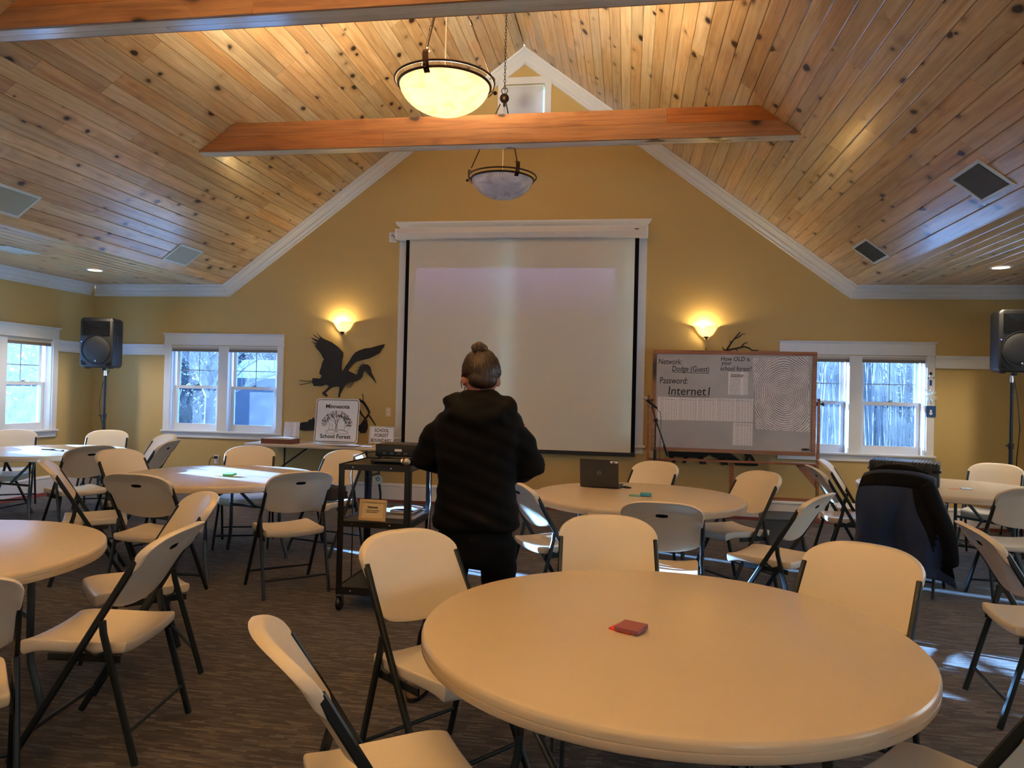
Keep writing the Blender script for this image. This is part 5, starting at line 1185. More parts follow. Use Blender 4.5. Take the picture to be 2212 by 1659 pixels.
def notes(name, x, y, z, cols, label, rz, s=.076, hts=(.012, .010), offs=((0, 0), (.012, .006))):
    r = thing(name, label, 'sticky notes', (x, y, z), rz)
    zz = 0
    for i, (c, h, (ox, oy)) in enumerate(zip(cols, hts, offs)):
        key = 'note_%s_%d' % (name, len(MATS)); plain(key, c, 0.75, var=0.03)
        mb = MB(); b = s/2; lift = .004 * i
        mb.add([(-b+ox, -b+oy, zz), (b+ox, -b+oy, zz), (b+ox, b+oy, zz), (-b+ox, b+oy, zz), (-b+ox-.002, -b+oy, zz+h), (b+ox, -b+oy, zz+h), (b+ox, b+oy, zz+h+lift), (-b+ox-.002, b+oy, zz+h+lift)], [(0,3,2,1),(4,5,6,7),(0,1,5,4),(1,2,6,5),(2,3,7,6),(3,0,4,7)])
        o = part('pad', mb, key, r); o.rotation_euler = (0, 0, .0 if i == 0 else .12)
        zz += h
    return r
ZT = .7352
notes('sticky_pad', .022, 2.318, ZT, (srgb(220, 70, 64), srgb(150, 88, 96)), 'pink and red sticky note pads stacked on the nearest round table', math.radians(-32), hts=(.005, .011), offs=((-.014, .004), (.008, 0)))
notes('sticky_pad', .105, 5.40, ZT, (srgb(120, 170, 160), srgb(50, 150, 180)), 'two teal sticky note pads on the laptop table', math.radians(-12), hts=(.008, .010), offs=((-.03, -.01), (.045, .012)))
notes('sticky_pad', -3.19, 5.50, ZT, (srgb(236, 240, 226), srgb(110, 190, 110)), 'green and white sticky note pads on the sunlit table left of the cart', math.radians(-10), hts=(.006, .014), offs=((-.03, 0), (.04, 0)))
notes('sticky_pad', 2.80, 6.74, ZT, (srgb(222, 150, 120), srgb(196, 214, 236)), 'orange and white note papers right of the black hard case', math.radians(-14), hts=(.003, .004), offs=((-.04, 0), (.05, 0)))
def pen(x, y, rz, lab): solo('marker_pen', MB().lathe([(0, -.07), (.004, -.068), (.006, -.05), (.006, .02), (.0075, .022), (.0075, .066), (0, .068)], 10, (0, 0, 0), 'x'), 'ink', lab, 'pen', 50, loc=(x, y, ZT + .0078), rz=rz)
pen(-6.02, 6.90, .3, 'dark pen on the corner table, left one of the pair'); pen(-5.86, 6.86, -.2, 'dark pen on the corner table, right one of the pair')
# clear storage tote on the floor
def m_clear():
    n = NT('clear_plastic'); tr = n.n('ShaderNodeBsdfTransparent'); tr.inputs[0].default_value = (.75, .8, .82, 1); pr = n.n('ShaderNodeBsdfPrincipled', Roughness=.3); pr.inputs['Base Color'].default_value = srgb(120, 126, 130)
    mx = n.n('ShaderNodeMixShader'); mx.inputs[0].default_value = .62; n.l(tr.outputs[0], mx.inputs[1]); n.l(pr.outputs[0], mx.inputs[2]); n.l(mx.outputs[0], n.out.inputs[0]); n.t.nodes.remove(n.b); MATS['clear_plastic'] = n.m
m_clear()
r = thing('storage_tote', 'clear grey plastic storage tote on the floor under the whiteboard', 'storage box', (1.47, 7.30, 0))
a, b, h = .165, .24, .34; mb = MB()
o1 = [(-a*.9, -b*.9, .004), (a*.9, -b*.9, .004), (a*.9, b*.9, .004), (-a*.9, b*.9, .004)]; o2 = [(-a, -b, h), (a, -b, h), (a, b, h), (-a, b, h)]
i1 = [(x*.97, y*.97, z + .004) for x, y, z in o1]; i2 = [(x*.97, y*.97, z) for x, y, z in o2]
mb.add(o1 + o2 + i1 + i2, [(3, 2, 1, 0), (8, 9, 10, 11)] + [(q, (q+1) % 4, (q+1) % 4 + 4, q + 4) for q in range(4)] + [(8+q, 12+q, 12+(q+1) % 4, 8+(q+1) % 4) for q in range(4)] + [(4+q, 4+(q+1) % 4, 12+(q+1) % 4, 12+q) for q in range(4)])
part('bin', mb, 'clear_plastic', r); part('lid', MB().box(-a - .012, a + .012, -b - .012, b + .012, h + .001, h + .018, .005), 'steel_grey', r)
# bag on the chair behind the cart
plain('bag_cloth', srgb(34, 32, 40), 0.8, var=0.15, bump=0.3, bscale=120)
cx_, cy_, ca = -2.658, 6.289, math.radians(158)
r = thing('shoulder_bag', 'dark bag lying on the chair seat behind the cart', 'bag', (cx_ + .01, cy_ + .0, .468), ca)
bm = bmesh.new(); bmesh.ops.create_cube(bm, size=1); bmesh.ops.subdivide_edges(bm, edges=bm.edges[:], cuts=4, use_grid_fill=True)
for v in bm.verts: v.co = (v.co.x * .34 * (1 - .15 * (v.co.z + .5)), v.co.y * .22 * (1 - .25 * (v.co.z + .5)), (v.co.z + .5) * (.125 + .03 * v.co.x))
mb = MB().bm(bm); me = smooth_all(bake(mb.mesh('body', 'bag_cloth'), [('SUBSURF', dict(levels=1))])); obj('body', me, r)
part('flap', MB().box(-.13, .13, -.10, -.085, .03, .115, .006), 'black', r); part('strap', MB().tube([(-.15, 0, .10), (-.17, -.07, .06), (-.10, -.125, .02), (.05, -.135, .012), (.16, -.06, .05), (.15, 0, .12)], .009, 6), 'black', r, 50)

# ------------------------------------------------------------------ coat over the chair back
def m_coat():
    n = NT('coat_navy'); v = n.coords(); nz = n.noise(v, 5, 3); n.l(n.ramp(nz, [(.3, srgb(5, 26, 56)), (.7, srgb(8, 38, 78))]), n.b.inputs['Base Color']); n.b.inputs['Roughness'].default_value = .62; n.b.inputs['Sheen Weight'].default_value = .15; MATS['coat_navy'] = n.m
    n = NT('coat_blue'); v = n.coords(); nz = n.noise(v, 5, 3); n.l(n.ramp(nz, [(.3, srgb(12, 66, 118)), (.7, srgb(18, 86, 148))]), n.b.inputs['Base Color']); n.b.inputs['Roughness'].default_value = .6; MATS['coat_blue'] = n.m
m_coat()
CA = math.radians(-30); CC = Vector((2.187, 6.19, 0))
r = thing('blue_coat', 'dark blue winter coat with black yoke draped over a folding chair back', 'coat', CC, CA)
def drape(u, v, off=0.0):
    """u -1..1 across, v 0 top..1 hem on the rear side; local chair frame (rear is -y)"""
    z = .925 - .045 * abs(u) ** 2.5 - (.70 + .06 * u) * v ** 1.02
    wd = .255 + .085 * v + .02 * math.sin(v * 3)
    x = u * wd + .05 * v + .012 * math.sin(9 * v + u * 4)
    y = -.305 - .035 * (1 - u * u) - .05 * math.sin(min(1, v * 1.4) * PI * .6) + .06 * v + .045 * math.sin(u * 6 + 1.2 + v * 1.5) * v + .018 * math.sin(u * 13 + v * 5) * v
    if v > .0: y -= .02
    return (x, y - off, z)
mb = MB(); nu, nv = 30, 30; ids = {}
for i in range(nu + 1):
    for j in range(-7, nv + 1):
        u = -1 + 2 * i / nu
        if j >= 0: p = drape(u, j / nv)
        else:
            t = -j / 7.0; q = drape(u, 0)     # over the top and down the front side of the backrest
            p = (q[0] * (1 - .05 * t), q[1] + .05 * min(1, t * 2.2) + .08 * t, q[2] + .020 * math.sin(min(1, t * 2) * PI) - .20 * max(0, t - .25))
        ids[i, j] = len(mb.v); mb.v.append(p)
for i in range(nu):
    for j in range(-7, nv): mb.f.append((ids[i, j], ids[i+1, j], ids[i+1, j+1], ids[i, j+1]))
me = mb.mesh('shell', 'coat_navy'); me = smooth_all(bake(me, [('SOLIDIFY', dict(thickness=.012, offset=1.0)), ('SUBSURF', dict(levels=1))])); obj('shell', me, r)
def patch(name, us, vs_, off, mat):
    mb = MB(); a, b = 12, 12
    for i in range(a + 1):
        for j in range(b + 1):
            t = j / b; v = vs_[0] + (vs_[1] - vs_[0]) * t
            u0 = us[0] + (us[2] - us[0]) * t; u1 = us[1] + (us[3] - us[1]) * t
            mb.v.append(drape(u0 + (u1 - u0) * i / a, v, off))
    for i in range(a):
        for j in range(b): o = i*(b+1)+j; mb.f.append((o, o+b+1, o+b+2, o+1))
    me = smooth_all(bake(mb.mesh(name, mat), [('SOLIDIFY', dict(thickness=.006, offset=0))])); obj(name, me, r)
patch('yoke', (-1.0, .98, -.98, .95), (.0, .14), .012, 'black_matte')
patch('right_panel', (.34, 1.0, .70, 1.0), (.135, .90), .012, 'black_matte')
# sleeve hanging on the right
mb = MB(); pts = []
for k in range(9):
    t = k / 8; p = drape(.80 + .12 * t, .02 + .80 * t, .02); pts.append((p[0] + .03 * t, p[1] - .012, p[2]))
mb.tube(pts, .062, 14, scale=[.75, 1.0, 1.05, 1.0, .98, .95, .9, .85, .7])
me = smooth_all(bake(mb.mesh('sleeve', 'black_matte'), [('SUBSURF', dict(levels=1))])); obj('sleeve', me, r)
part('collar', MB().tube([(-.20, -.27, .915), (-.10, -.275, .950), (0, -.28, .958), (.10, -.275, .950), (.19, -.265, .925)], .032, 10, scale=[.6, 1, 1.1, 1, .6]), 'black_matte', r, 60)
part('zip_pull', MB().tube([(.36, -.27, .20), (.362, -.272, .15)], .004, 6), 'chrome', r)

# ------------------------------------------------------------------ outlets, cords, cables, window ornaments
plain('outlet_plate', srgb(206, 190, 150), 0.45, var=0.02)
def outlet(x, z, label, plug=False, col='outlet_plate'):
    r = thing('wall_outlet', label, 'outlet', (x, YB, z), group='wall outlets')
    part('plate', MB().box(-.037, .037, -.008, -.0005, -.06, .06, .003), col, r)
    for zz in (-.026, .026): part('socket', MB().lathe([(0, -.0105), (.016, -.0105), (.017, -.008), (.017, -.006)], 18, (0, 0, zz), 'y'), 'trim', r)
    if plug: part('plug', MB().box(-.02, .02, -.05, -.0106, .01, .045, .005).tube([(-.0, -.045, .028), (-.04, -.06, .03), (-.08, -.05, -.02), (-.09, -.04, -.2), (-.09, -.04, -.43)], .005, 6), 'black', r)
outlet(-3.134, 1.16, 'cream wall outlet just left of the projection screen'); outlet(-5.58, .44, 'wall outlet below the left window with a black plug in it', True, 'paper'); outlet(2.836, .40, 'wall outlet low on the wall beside the right round table')
r = thing('switch_box', 'small white switch box with a short cable at the left end of the screen housing', 'switch', (-3.125, YB, 3.49)); part('plate', MB().box(-.055, .05, -.02, -.0005, -.065, .065, .004), 'trim', r); part('wire', MB().tube([(-.02, -.022, .02), (0, -.05, .03), (.03, -.06, .0), (.06, -.09, -.02)], .004, 6), 'ink', r)
for i, (sx, sy, lab) in enumerate(((3.52, 8.10, 'black cable coiled loosely on the floor by the right wall, left coil'), (3.98, 7.80, 'black cable coiled loosely on the floor by the right wall, middle coil'), (4.40, 7.62, 'black cable coiled loosely on the floor by the right wall, right coil'))):
    rr_ = random.Random(40 + i); pts = []
    for k in range(46): a = k * .55; rad = .10 + .07 * math.sin(k * .37 + i); pts.append((sx + rad * math.cos(a) * 1.4, sy + rad * math.sin(a), .008 + .035 * abs(math.sin(k * .31 + i)) + .002 * (k % 7)))
    sm = []
    for k in range(len(pts) - 1): sm += [pts[k], tuple((Vector(pts[k]) + Vector(pts[k+1])) / 2)]
    solo('cable_coil', MB().tube(sm, .0055, 6), 'black', lab, 'cable', 60, group='black cables on the floor')
solo('floor_cable', MB().tube([(-.55, 6.9, .006), (-.40, 6.5, .006), (-.52, 6.15, .006), (-.20, 5.95, .3), (-.10, 5.90, .55), (-.06, 5.86, .676)], .004, 6), 'black', 'black cable running from under the laptop table across the carpet', 'cable', 60)
plain('felt_blue', srgb(38, 78, 140), 0.85, var=0.05); plain('tinsel', srgb(226, 240, 244), 0.4, var=0.1)
YD = YB - .0215
r = thing('snowman_card', 'blue felt card with a white snowman hung on the right window casing', 'ornament', (3.566, YD, 1.355))
part('card', MB().box(-.052, .054, -.006, -.001, -.068, .066), 'felt_blue', r)
part('snowman', MB().lathe([(0, -.004), (.017, -.003), (.019, 0)], 16, (-.002, -.006, -.025), 'y').lathe([(0, -.004), (.012, -.003), (.013, 0)], 16, (-.002, -.006, .006), 'y'), 'paper', r)
r = thing('tinsel_star', 'glittering white tinsel ornament on the right window casing', 'ornament', (3.552, YD - .006, 1.535)); rr_ = random.Random(9); mb = MB()
for k in range(90):
    a, b_ = rr_.uniform(0, 2*PI), rr_.uniform(-.6, .9); L = rr_.uniform(.03, .085); d = Vector((math.cos(a), -abs(math.sin(b_)) * .35, math.sin(a))) * L
    mb.tube([(0, -.004, 0), (d.x, d.y - .004, d.z)], .0022, 4)
part('tinsel', mb, 'tinsel', r)
r = thing('snowman_clip', 'small wooden snowman figure with blue scarf above the tinsel ornament', 'ornament', (3.557, YD, 1.72))
part('body', MB().box(-.012, .012, -.008, -.001, -.10, .03, .003), 'paper', r); part('face', MB().lathe([(0, -.006), (.02, -.004), (.022, 0)], 16, (0, -.006, .045), 'y'), 'paper', r); part('hat', MB().box(-.014, .014, -.009, -.001, .066, .10, .002), 'ink', r); part('scarf', MB().box(-.0125, .0125, -.010, -.002, -.06, .005), 'felt_blue', r)
part('mitten', MB().sphere((-.032, -.006, .035), .008, 8, 6).sphere((.032, -.006, .035), .008, 8, 6), 'felt_blue', r)
# ------------------------------------------------------------------ standing person seen from behind
plain('jacket_black', srgb(4, 4, 5), 0.8, var=0.2, vscale=8, spec=0.15, bump=0.25, bscale=60)
plain('pants_black', srgb(5, 6, 9), 0.85, var=0.15, spec=0.2); plain('jeans', srgb(24, 40, 66), 0.85, var=0.2)
plain('skin', srgb(168, 108, 84), 0.5, var=0.05, vscale=20); plain('shoe_tan', srgb(150, 116, 84), 0.7); plain('hair_tie', srgb(60, 40, 34), 0.7)
def m_hair():
    n = NT('hair'); v = n.coords((60, 60, 6)); nz = n.noise(v, 1.5, 4, .6); n.l(n.ramp(nz, [(.3, srgb(24, 14, 9)), (.55, srgb(54, 36, 24)), (.75, srgb(92, 68, 48))]), n.b.inputs['Base Color']); n.b.inputs['Roughness'].default_value = .45; n.bump(nz, .5, .004); MATS['hair'] = n.m
m_hair()
PX, PY = -.715, 3.52
def ell(c, a, b, n=18, tilt=0.0, p=2.0):
    out = []
    for i in range(n):
        t = 2*PI*i/n; ct, st = math.cos(t), math.sin(t)
        x = a * math.copysign(abs(ct) ** (2/p), ct); y = b * math.copysign(abs(st) ** (2/p), st)
        out.append((c[0] + x, c[1] + y, c[2] + y * tilt))
    return out
def loft(rings):
    n = len(rings[0]); mb = MB()
    return mb.add([p for q in rings for p in q], [(i*n + j, i*n + (j+1) % n, (i+1)*n + (j+1) % n, (i+1)*n + j) for i in range(len(rings)-1) for j in range(n)] + [tuple(range(n-1, -1, -1)), tuple((len(rings)-1)*n + j for j in range(n))])
def limb(pts, rad, seg=14): return MB().tube([Vector(p) for p in pts], 1.0, seg, scale=rad, up=Vector((0.2, 0.3, 1)))
def fuse(parts_, mat, voxel=.014, smooth=4, name='x', disp=None):
    mb = MB()
    for q in parts_: mb.add(q.v, q.f)
    me = bpy.data.meshes.new(name); me.from_pydata(mb.v, [], mb.f); bm = bmesh.new(); bm.from_mesh(me); bmesh.ops.recalc_face_normals(bm, faces=bm.faces); bm.to_mesh(me); bm.free()
    mods = [('REMESH', dict(mode='VOXEL', voxel_size=voxel)), ('SMOOTH', dict(factor=.5, iterations=smooth))]
    me2 = bake(me, mods); me2.name = name; me2.materials.clear(); me2.materials.append(M(mat))
    if disp:
        for v in me2.vertices:
            d = disp(v.co); v.co += v.normal * d
    return smooth_all(me2)
P = thing('person', 'person in a black hooded jacket with hair in a bun, back to the viewer', 'person', (PX, PY, 0))
# body: head, neck, ears, face, torso, arms and hands as one continuous surface
hc = Vector((.0, .035, 1.545)); tl = math.radians(24)
def headp(p):
    q = Matrix.Rotation(math.radians(20), 4, 'Z') @ Matrix.Rotation(-tl, 4, 'X') @ Vector(p); return (hc.x + q.x * 1.09, hc.y + q.y * 1.06, hc.z + q.z * 1.05)
hd = MB().sphere((0, 0, 0), 1, 22, 16, (.076, .096, .112)); hd.v = [headp((x, y + (.012 if z < -.03 else 0), z - (.012 if y > .03 and z < 0 else 0))) for x, y, z in hd.v]
jaw = MB().sphere((0, .035, -.075), 1, 16, 12, (.052, .056, .045)); jaw.v = [headp(p) for p in jaw.v]
nose = MB().sphere((0, .103, -.022), 1, 10, 8, (.014, .020, .024)); nose.v = [headp(p) for p in nose.v]
ears = []
for s in (-1, 1):
    q = MB().sphere((.080*s, .0, -.028), 1, 10, 8, (.010, .017, .029)); q.v = [headp(p) for p in q.v]; ears.append(q)
neck = limb([(0, -.012, 1.36), (0, 0, 1.43), (0, .02, 1.50)], [.060, .054, .052])
torso_b = loft([ell((0, 0, z), a, b) for z, a, b in ((.86, .16, .11), (1.0, .15, .10), (1.2, .165, .105), (1.33, .17, .09), (1.38, .10, .07))])
SH = {-1: (-.170, .0, 1.318), 1: (.186, .0, 1.300)}; EL = {-1: (-.262, .04, 1.135), 1: (.240, .06, 1.105)}; WR = {-1: (-.085, .29, 1.09), 1: (.075, .29, 1.06)}
body = [hd, jaw, nose] + ears + [neck, torso_b]
for s in (-1, 1):
    body.append(limb([SH[s], EL[s], WR[s]], [.048, .040, .028]))
    w0 = Vector(WR[s]); d = (Vector((0, .36, 1.10)) - w0).normalized(); side = Vector((0, 0, 1)).cross(d).normalized()
    pc = w0 + d * .045; body.append(limb([w0, w0 + d * .03, w0 + d * .08], [.026, .036, .034]))
    for k in range(4):
        b0 = w0 + d * .075 + side * (.027 - .018 * k); L = (.062, .070, .066, .052)[k]
        body.append(limb([b0, b0 + d * L * .5 + Vector((0, 0, -.010)), b0 + d * L * .85 + Vector((0, 0, -.035))], [.0098, .0092, .0085], 8))
    tb = w0 + d * .03 + Vector((0, 0, .012)) + side * (.03 * s); body.append(limb([tb, tb + d * .03 + side * .018 * s + Vector((0, 0, .01)), tb + d * .06 + side * .016 * s], [.011, .0105, .009], 8))
obj('body', fuse(body, 'skin', .0075, 3, 'body'), P)
# hair: cap, nape fringe and bun
cap = MB().sphere((0, 0, 0), 1, 24, 18, (.089, .105, .118)); cap.v = [headp((x * (1 if z > -.03 else .80), y - .010, max(z, -.075) + .010)) if not (y > .055 and z < .05) else headp((x * .8, .055 + (y - .055) * .3, z)) for x, y, z in cap.v]
low = MB().sphere((0, -.050, -.045), 1, 18, 12, (.066, .050, .045)); low.v = [headp(p) for p in low.v]
bun = []
for k in range(7):
    a = 2*PI*k/7; q = MB().sphere((.020*math.cos(a) - .014, -.075 + .016*math.sin(a), .104 + .006 * math.sin(3*a)), 1, 10, 8, (.020, .020, .022)); q.v = [headp(p) for p in q.v]; bun.append(q)
q = MB().sphere((-.014, -.075, .112), 1, 12, 8, (.027, .026, .026)); q.v = [headp(p) for p in q.v]; bun.append(q)
def hair_disp(co):
    q = co - hc; a = math.atan2(q.x, -q.y); return .0022 * math.sin(a * 46 + q.z * 30) + .0012 * math.sin(a * 90 + 2)
obj('hair', fuse([cap, low], 'hair', .0065, 3, 'hair', hair_disp), P); obj('hair_bun', fuse(bun, 'hair', .005, 2, 'hair_bun'), P)
# glasses
gl = MB().tube([headp((-.080, .0, .0)), headp((-.084, .06, -.012)), headp((-.074, .105, -.018))], .0022, 6)
for s in (-1, 1): gl.tube([headp((.034*s + .028*math.cos(2*PI*k/16), .108, -.022 + .022*math.sin(2*PI*k/16))) for k in range(16)], .0022, 5, True, up=Vector((0, 1, 0)))
gl.tube([headp((.080, .0, .0)), headp((.084, .06, -.012)), headp((.074, .105, -.018))], .0022, 6).tube([headp((-.008, .110, -.02)), headp((.008, .110, -.02))], .0022, 5)
part('glasses', gl, 'ink', P, 60)
# jacket: torso, hood, sleeves fused
tor = loft([ell(c, a, b, 22, 0, 2.4) for c, a, b in (((.0, 0, .795), .215, .150), ((-.0, 0, .83), .218, .155), ((.0, 0, .93), .200, .150), ((.0, 0, 1.03), .190, .146), ((.0, -.005, 1.14), .200, .150), ((.0, -.008, 1.24), .215, .150), ((.006, -.006, 1.32), .218, .132), ((.008, -.003, 1.35), .205, .120), ((.010, 0, 1.38), .168, .106), ((.010, .0, 1.405), .105, .088))])
hood = loft([ell(c, a, b, 20, t) for c, a, b, t in (((.018, -.075, 1.235), .085, .05, 0), ((.018, -.085, 1.28), .125, .075, 0), ((.018, -.065, 1.34), .148, .095, 0), ((.016, -.035, 1.40), .135, .098, 0), ((.010, -.015, 1.445), .105, .088, 0), ((.008, -.008, 1.468), .084, .075, 0), ((.008, -.006, 1.476), .066, .060, 0))])
sl = []
for s in (-1, 1):
    sh, el_, wr = Vector(SH[s]), Vector(EL[s]), Vector(WR[s])
    sl.append(limb([sh + Vector((-s*.09, 0, -.01)), sh + Vector((-s*.012, 0, -.028)), sh.lerp(el_, .5), el_ + Vector((s*.012, -.008, 0)), el_.lerp(wr, .3) + Vector((0, 0, -.012)), el_.lerp(wr, .7), wr], [.055, .074, .080, .080, .072, .060, .048], 18))
def wr_disp(co):
    return .004 * math.sin(co.z * 38 + co.x * 9) * math.sin(co.x * 21 + 1) + .0025 * math.sin(co.z * 85 + co.x * 30 + co.y * 22)
roll = limb([(-.055, .085, 1.40), (-.115, .03, 1.425), (-.135, -.05, 1.415), (-.095, -.115, 1.365), (.018, -.145, 1.325), (.125, -.115, 1.355), (.165, -.05, 1.395), (.135, .03, 1.415), (.07, .085, 1.40)], [.030, .036, .040, .040, .036, .040, .040, .036, .030], 12)
obj('jacket', fuse([tor, hood, roll] + sl, 'jacket_black', .012, 9, 'jacket', wr_disp), P)
part('hood_toggle', MB().sphere((.185, -.01, 1.378), .007, 8, 6).tube([(.17, -.01, 1.385), (.185, -.01, 1.378)], .003, 5), 'black', P)
# trousers and shoes
hips = loft([ell(c, a, b, 20) for c, a, b in (((-.0, 0, .62), .15, .115), ((.0, 0, .70), .178, .130), ((.0, 0, .80), .185, .132), ((.0, 0, .90), .165, .12))])
FT = {-1: (-.255, -.08), 1: (.165, .06)}
legs = [limb([(-.085, 0, .74), (-.115, -.01, .60), (-.175, -.035, .36), (-.240, -.075, .10), (-.246, -.08, .06)], [.098, .086, .066, .058, .056], 16), limb([(.105, 0, .74), (.115, .005, .60), (.135, .03, .36), (.158, .055, .10), (.160, .058, .06)], [.098, .090, .068, .058, .056], 16)]
obj('trousers', fuse([hips] + legs, 'pants_black', .013, 4, 'trousers', lambda co: .003 * math.sin(co.z * 60 + co.x * 12)), P)
for s in (-1, 1):
    fx, fy = FT[s]
    up = loft([ell((fx, fy + .03, .012), .046, .125, 20), ell((fx, fy + .03, .035), .047, .126, 20), ell((fx, fy + .015, .060), .043, .10, 20), ell((fx, fy - .02, .090), .038, .062, 20), ell((fx, fy - .03, .105), .036, .050, 20)])
    sh_ = obj('shoe', fuse([up], 'shoe_tan', .009, 3, 'shoe'), P); part('sole', MB().prism([(fx + .050 * math.cos(2*PI*k/24), fy + .03 + .132 * math.sin(2*PI*k/24)) for k in range(24)], lambda u, v, w: (u, v, .001 + w), .016), 'black', sh_)
# ------------------------------------------------------------------ winter garden outside
plain('snow', srgb(226, 236, 246), 0.8, var=0.06, vscale=.6); plain('bark_pale', srgb(118, 112, 112), 0.8, var=0.2); plain('bark_dark', srgb(44, 44, 52), 0.85, var=0.2); plain('dry_grass', srgb(104, 98, 92), 0.9, var=0.25); plain('thicket', srgb(34, 42, 56), 0.9, var=0.3); plain('shed_wall', srgb(46, 64, 90), 0.7, var=0.1); plain('evergreen', srgb(52, 66, 66), 0.9, var=0.3)
GZ = -.35
g = MB(); n = 24
for i in range(n + 1):
    for j in range(n + 1):
        x, y = -70 + 130 * i / n, -40 + 120 * j / n; g.v.append((x, y, GZ + .12 * math.sin(x * .21) * math.cos(y * .17)))
for i in range(n):
    for j in range(n): o = i*(n+1)+j; g.f.append((o, o+n+1, o+n+2, o+1))
me = g.mesh('snow_ground', 'snow', 80); obj('snow_ground', me, None, kind='structure')
def tree(x, y, h, seed, name, label, droop=False, mat='bark_pale', dens=1.0, spread=.5):
    rr = random.Random(seed); r = thing(name, label, 'tree', (x, y, GZ), group='bare winter trees outside')
    tr = MB(); br = MB(); th = h * (.28 if droop else .42)
    lean_ = rr.uniform(-.05, .05) * h
    tr.tube([(0, 0, -.1), (lean_*.3, 0, th*.5), (lean_, 0, th), (lean_*1.3, 0, th*1.5)], h * .022, 8, scale=[1.4, 1.0, .85, .5]); part('trunk', tr, 'bark_dark' if not droop else mat, r, 60)
    for k in range(int(16 * dens)):
        a = rr.uniform(0, 2*PI); z0 = th * rr.uniform(.6, 1.4); L = h * rr.uniform(.3, .55); up_ = rr.uniform(.5, 1.1)
        p0 = Vector((lean_ * z0 / th, 0, z0)); d = Vector((math.cos(a) * spread, math.sin(a) * spread, up_)).normalized()
        p1 = p0 + d * L * .5; p2 = p1 + (d + Vector((math.cos(a)*.3, math.sin(a)*.3, -.1))).normalized() * L * .5
        br.tube([p0, p1, p2], h * .008, 5, scale=[1, .6, .25])
        for q in range(int((14 if droop else 8) * dens)):
            t = rr.uniform(.25, 1); s = p0.lerp(p1, t*2) if t < .5 else p1.lerp(p2, t*2 - 1)
            b = rr.uniform(0, 2*PI)
            if droop:
                e1 = s + Vector((math.cos(b)*.35, math.sin(b)*.35, .12)) * h * .12; e2 = e1 + Vector((math.cos(b)*.06, math.sin(b)*.06, -1)) * h * rr.uniform(.25, .62)
                if e2.z < .1: e2.z = .1
                br.tube([s, e1, e1.lerp(e2, .5), e2], h * .0022, 3, scale=[1, .9, .7, .4], caps=False)
            else:
                e1 = s + (d + Vector((math.cos(b), math.sin(b), rr.uniform(0, .8)))).normalized() * h * rr.uniform(.06, .16); br.tube([s, e1], h * .0026, 3, scale=[1, .3], caps=False)
                for _ in range(2):
                    c = rr.uniform(0, 2*PI); m_ = s.lerp(e1, rr.uniform(.3, .9)); br.tube([m_, m_ + Vector((math.cos(c)*.6, math.sin(c)*.6, .6)) * h * .05], h * .0016, 3, caps=False)
    part('branches', br, mat, r)['kind'] = 'stuff'
# right window: willow with hanging switches, thicket behind
tree(4.3, 17.5, 6.5, 5, 'willow_tree', 'pale drooping willow outside the right window', True, dens=1.5, spread=.9)
tree(9.4, 17.0, 6.0, 6, 'willow_tree', 'second pale drooping willow behind the first, outside the right window', True, dens=1.6, spread=.9)
tree(0.2, 22.5, 8, 7, 'bare_tree', 'bare grey tree left of the willow outside the right window', mat='bark_dark', dens=1.6, spread=.8)
tree(10.5, 22, 9, 8, 'bare_tree', 'bare grey tree farthest right outside the right window', mat='bark_dark', dens=1.6, spread=.8)
# left windows
tree(-9.6, 15.8, 5.0, 12, 'bare_tree', 'pale twiggy tree outside the left end wall window', dens=2.4, spread=.9)
tree(-6.6, 22.5, 7.5, 13, 'bare_tree', 'bare pale tree farther off outside the left end wall window', dens=1.8, spread=.8)

def hedge(name, label, x0, x1, y0, y1, h, seed, mat, count, cat='hedge', twig=.9, upright=.5):
    rr = random.Random(seed); mb = MB()
    for k in range(count):
        t = rr.random(); x, y = x0 + (x1 - x0) * t + rr.uniform(-.9, .9), y0 + (y1 - y0) * t + rr.uniform(-.9, .9); z = GZ + h * (rr.random() ** 1.25) * (.75 + .25 * math.sin(t * 23 + seed))
        d = Vector((rr.gauss(0, 1), rr.gauss(0, 1), rr.gauss(0, .6) + upright)).normalized() * twig * rr.uniform(.5, 1.3); w_ = twig * .035 * rr.uniform(.5, 1.6)
        sd = d.cross(Vector((rr.gauss(0, 1), rr.gauss(0, 1), rr.gauss(0, 1)))).normalized() * w_
        p = Vector((x, y, z)); mb.add([p - sd, p + sd, p + d], [(0, 1, 2)])
    o = obj(name, mb.mesh(name, mat), None, label=label, category=cat); o['kind'] = 'stuff'
hedge('thicket', 'dense bluish thicket across the field behind the right window', -1.5, 18, 41, 38, 3.7, 21, 'thicket', 9000, twig=1.3)
hedge('thicket', 'dense bluish thicket across the field behind the left windows', -34, -4, 29, 36, 6.5, 22, 'thicket', 16000, twig=1.3)
hedge('thicket', 'low bushy thicket outside the side window at the left edge', -13.6, -15.2, 11.0, 15.8, 2.1, 25, 'thicket', 6000, twig=.45)
hedge('dry_grass', 'tall dry grass standing in the snow beyond the left end wall window', -17, -13.4, 18.4, 20.4, 1.2, 23, 'dry_grass', 5000, 'grass', .7, 2.0)
hedge('dry_grass', 'tall dry grass standing in the snow beyond the right window', 1, 12, 28, 30, 1.3, 24, 'dry_grass', 5000, 'grass', .7, 2.0)
r = thing('garden_shed', 'low bluish shed outside the left end wall window', 'shed', (-10.4, 22, GZ)); part('walls', MB().box(-1.6, 1.9, -.9, .9, 0, 2.05), 'shed_wall', r)
part('roof', MB().prism([(-1.15, 2.05), (1.15, 2.05), (0, 2.65)], lambda u, v, w: (-1.8 + w, u, v), 3.9), 'snow', r)

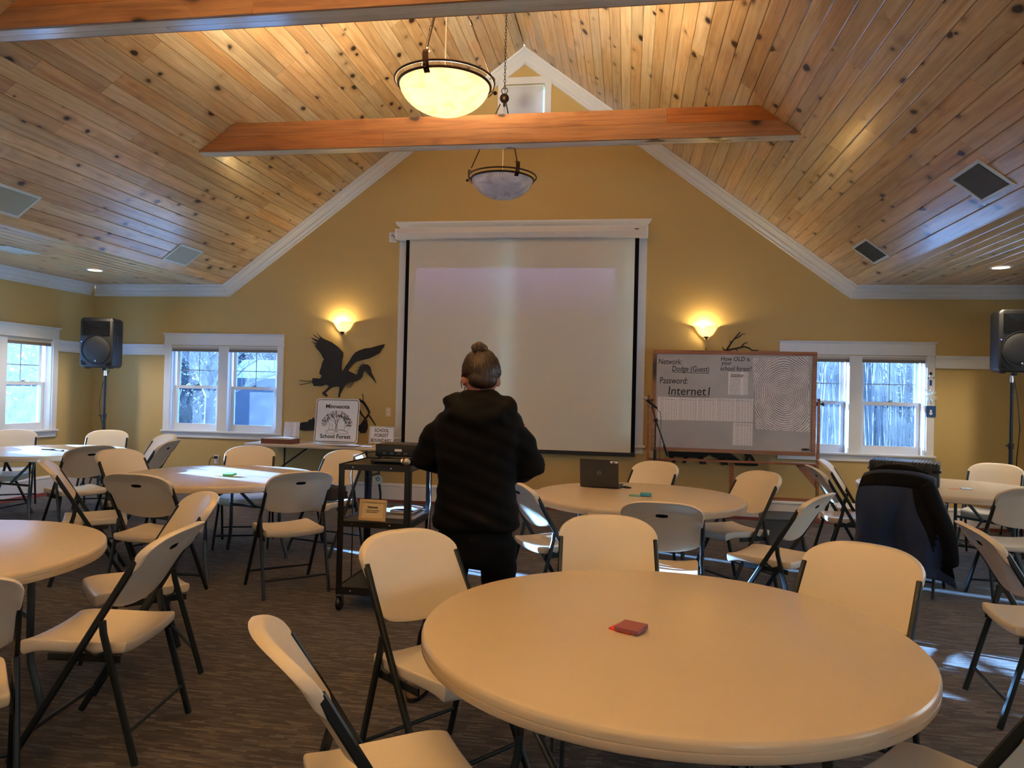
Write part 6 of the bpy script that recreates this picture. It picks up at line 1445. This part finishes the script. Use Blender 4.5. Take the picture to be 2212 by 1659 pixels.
# ------------------------------------------------------------------ light thrown by the projector
ld = bpy.data.lights.new('projector_beam', 'SPOT'); ld.energy = 130; ld.color = (.30, .26, 1.0); ld.spot_size = math.radians(60); ld.spot_blend = .05; ld.shadow_soft_size = .01; ld.use_nodes = True
lo = bpy.data.objects.new('projector_beam', ld); COL.objects.link(lo); lo.location = (-1.44, 5.17, 1.045)
tgt = Vector((-1.466, YB - .105, 2.45)); dv = tgt - lo.location; lo.rotation_euler = dv.to_track_quat('-Z', 'Y').to_euler()
t = ld.node_tree; em = t.nodes['Emission']; tcn = t.nodes.new('ShaderNodeTexCoord'); sp = t.nodes.new('ShaderNodeSeparateXYZ'); t.links.new(tcn.outputs['Normal'], sp.inputs[0])
def mt(op, a, b):
    nd = t.nodes.new('ShaderNodeMath'); nd.operation = op
    for i, v in enumerate((a, b)):
        if isinstance(v, (int, float)): nd.inputs[i].default_value = v
        else: t.links.new(v, nd.inputs[i])
    return nd.outputs[0]
mw = lo.rotation_euler.to_matrix()
# image plane of a shifted lens: rectangle on the screen, in the lamp's own frame
cor = [mw.transposed() @ (Vector((x, YB - .105, z)) - lo.location) for x, z in ((-2.765, 3.06), (-.172, 3.06), (-.172, 1.65), (-2.765, 1.65))]
cor = [(c.x / -c.z, c.y / -c.z) for c in cor]
nz_ = mt('MULTIPLY', sp.outputs[2], -1.0); U = mt('DIVIDE', sp.outputs[0], nz_); V = mt('DIVIDE', sp.outputs[1], nz_)
yt = (cor[0][1] + cor[1][1]) / 2; yb_ = (cor[2][1] + cor[3][1]) / 2
fr_ = mt('DIVIDE', mt('SUBTRACT', yt, V), yt - yb_)
xl = mt('ADD', cor[0][0], mt('MULTIPLY', fr_, cor[3][0] - cor[0][0])); xr = mt('ADD', cor[1][0], mt('MULTIPLY', fr_, cor[2][0] - cor[1][0]))
ins = mt('MULTIPLY', mt('MULTIPLY', mt('GREATER_THAN', U, xl), mt('LESS_THAN', U, xr)), mt('MULTIPLY', mt('GREATER_THAN', fr_, 0.0), mt('LESS_THAN', fr_, 1.0)))
fade = mt('POWER', mt('MAXIMUM', mt('SUBTRACT', 1.0, mt('MULTIPLY', fr_, 1.9)), 0.0), 1.6)
t.links.new(mt('MULTIPLY', ins, fade), em.inputs['Strength'])
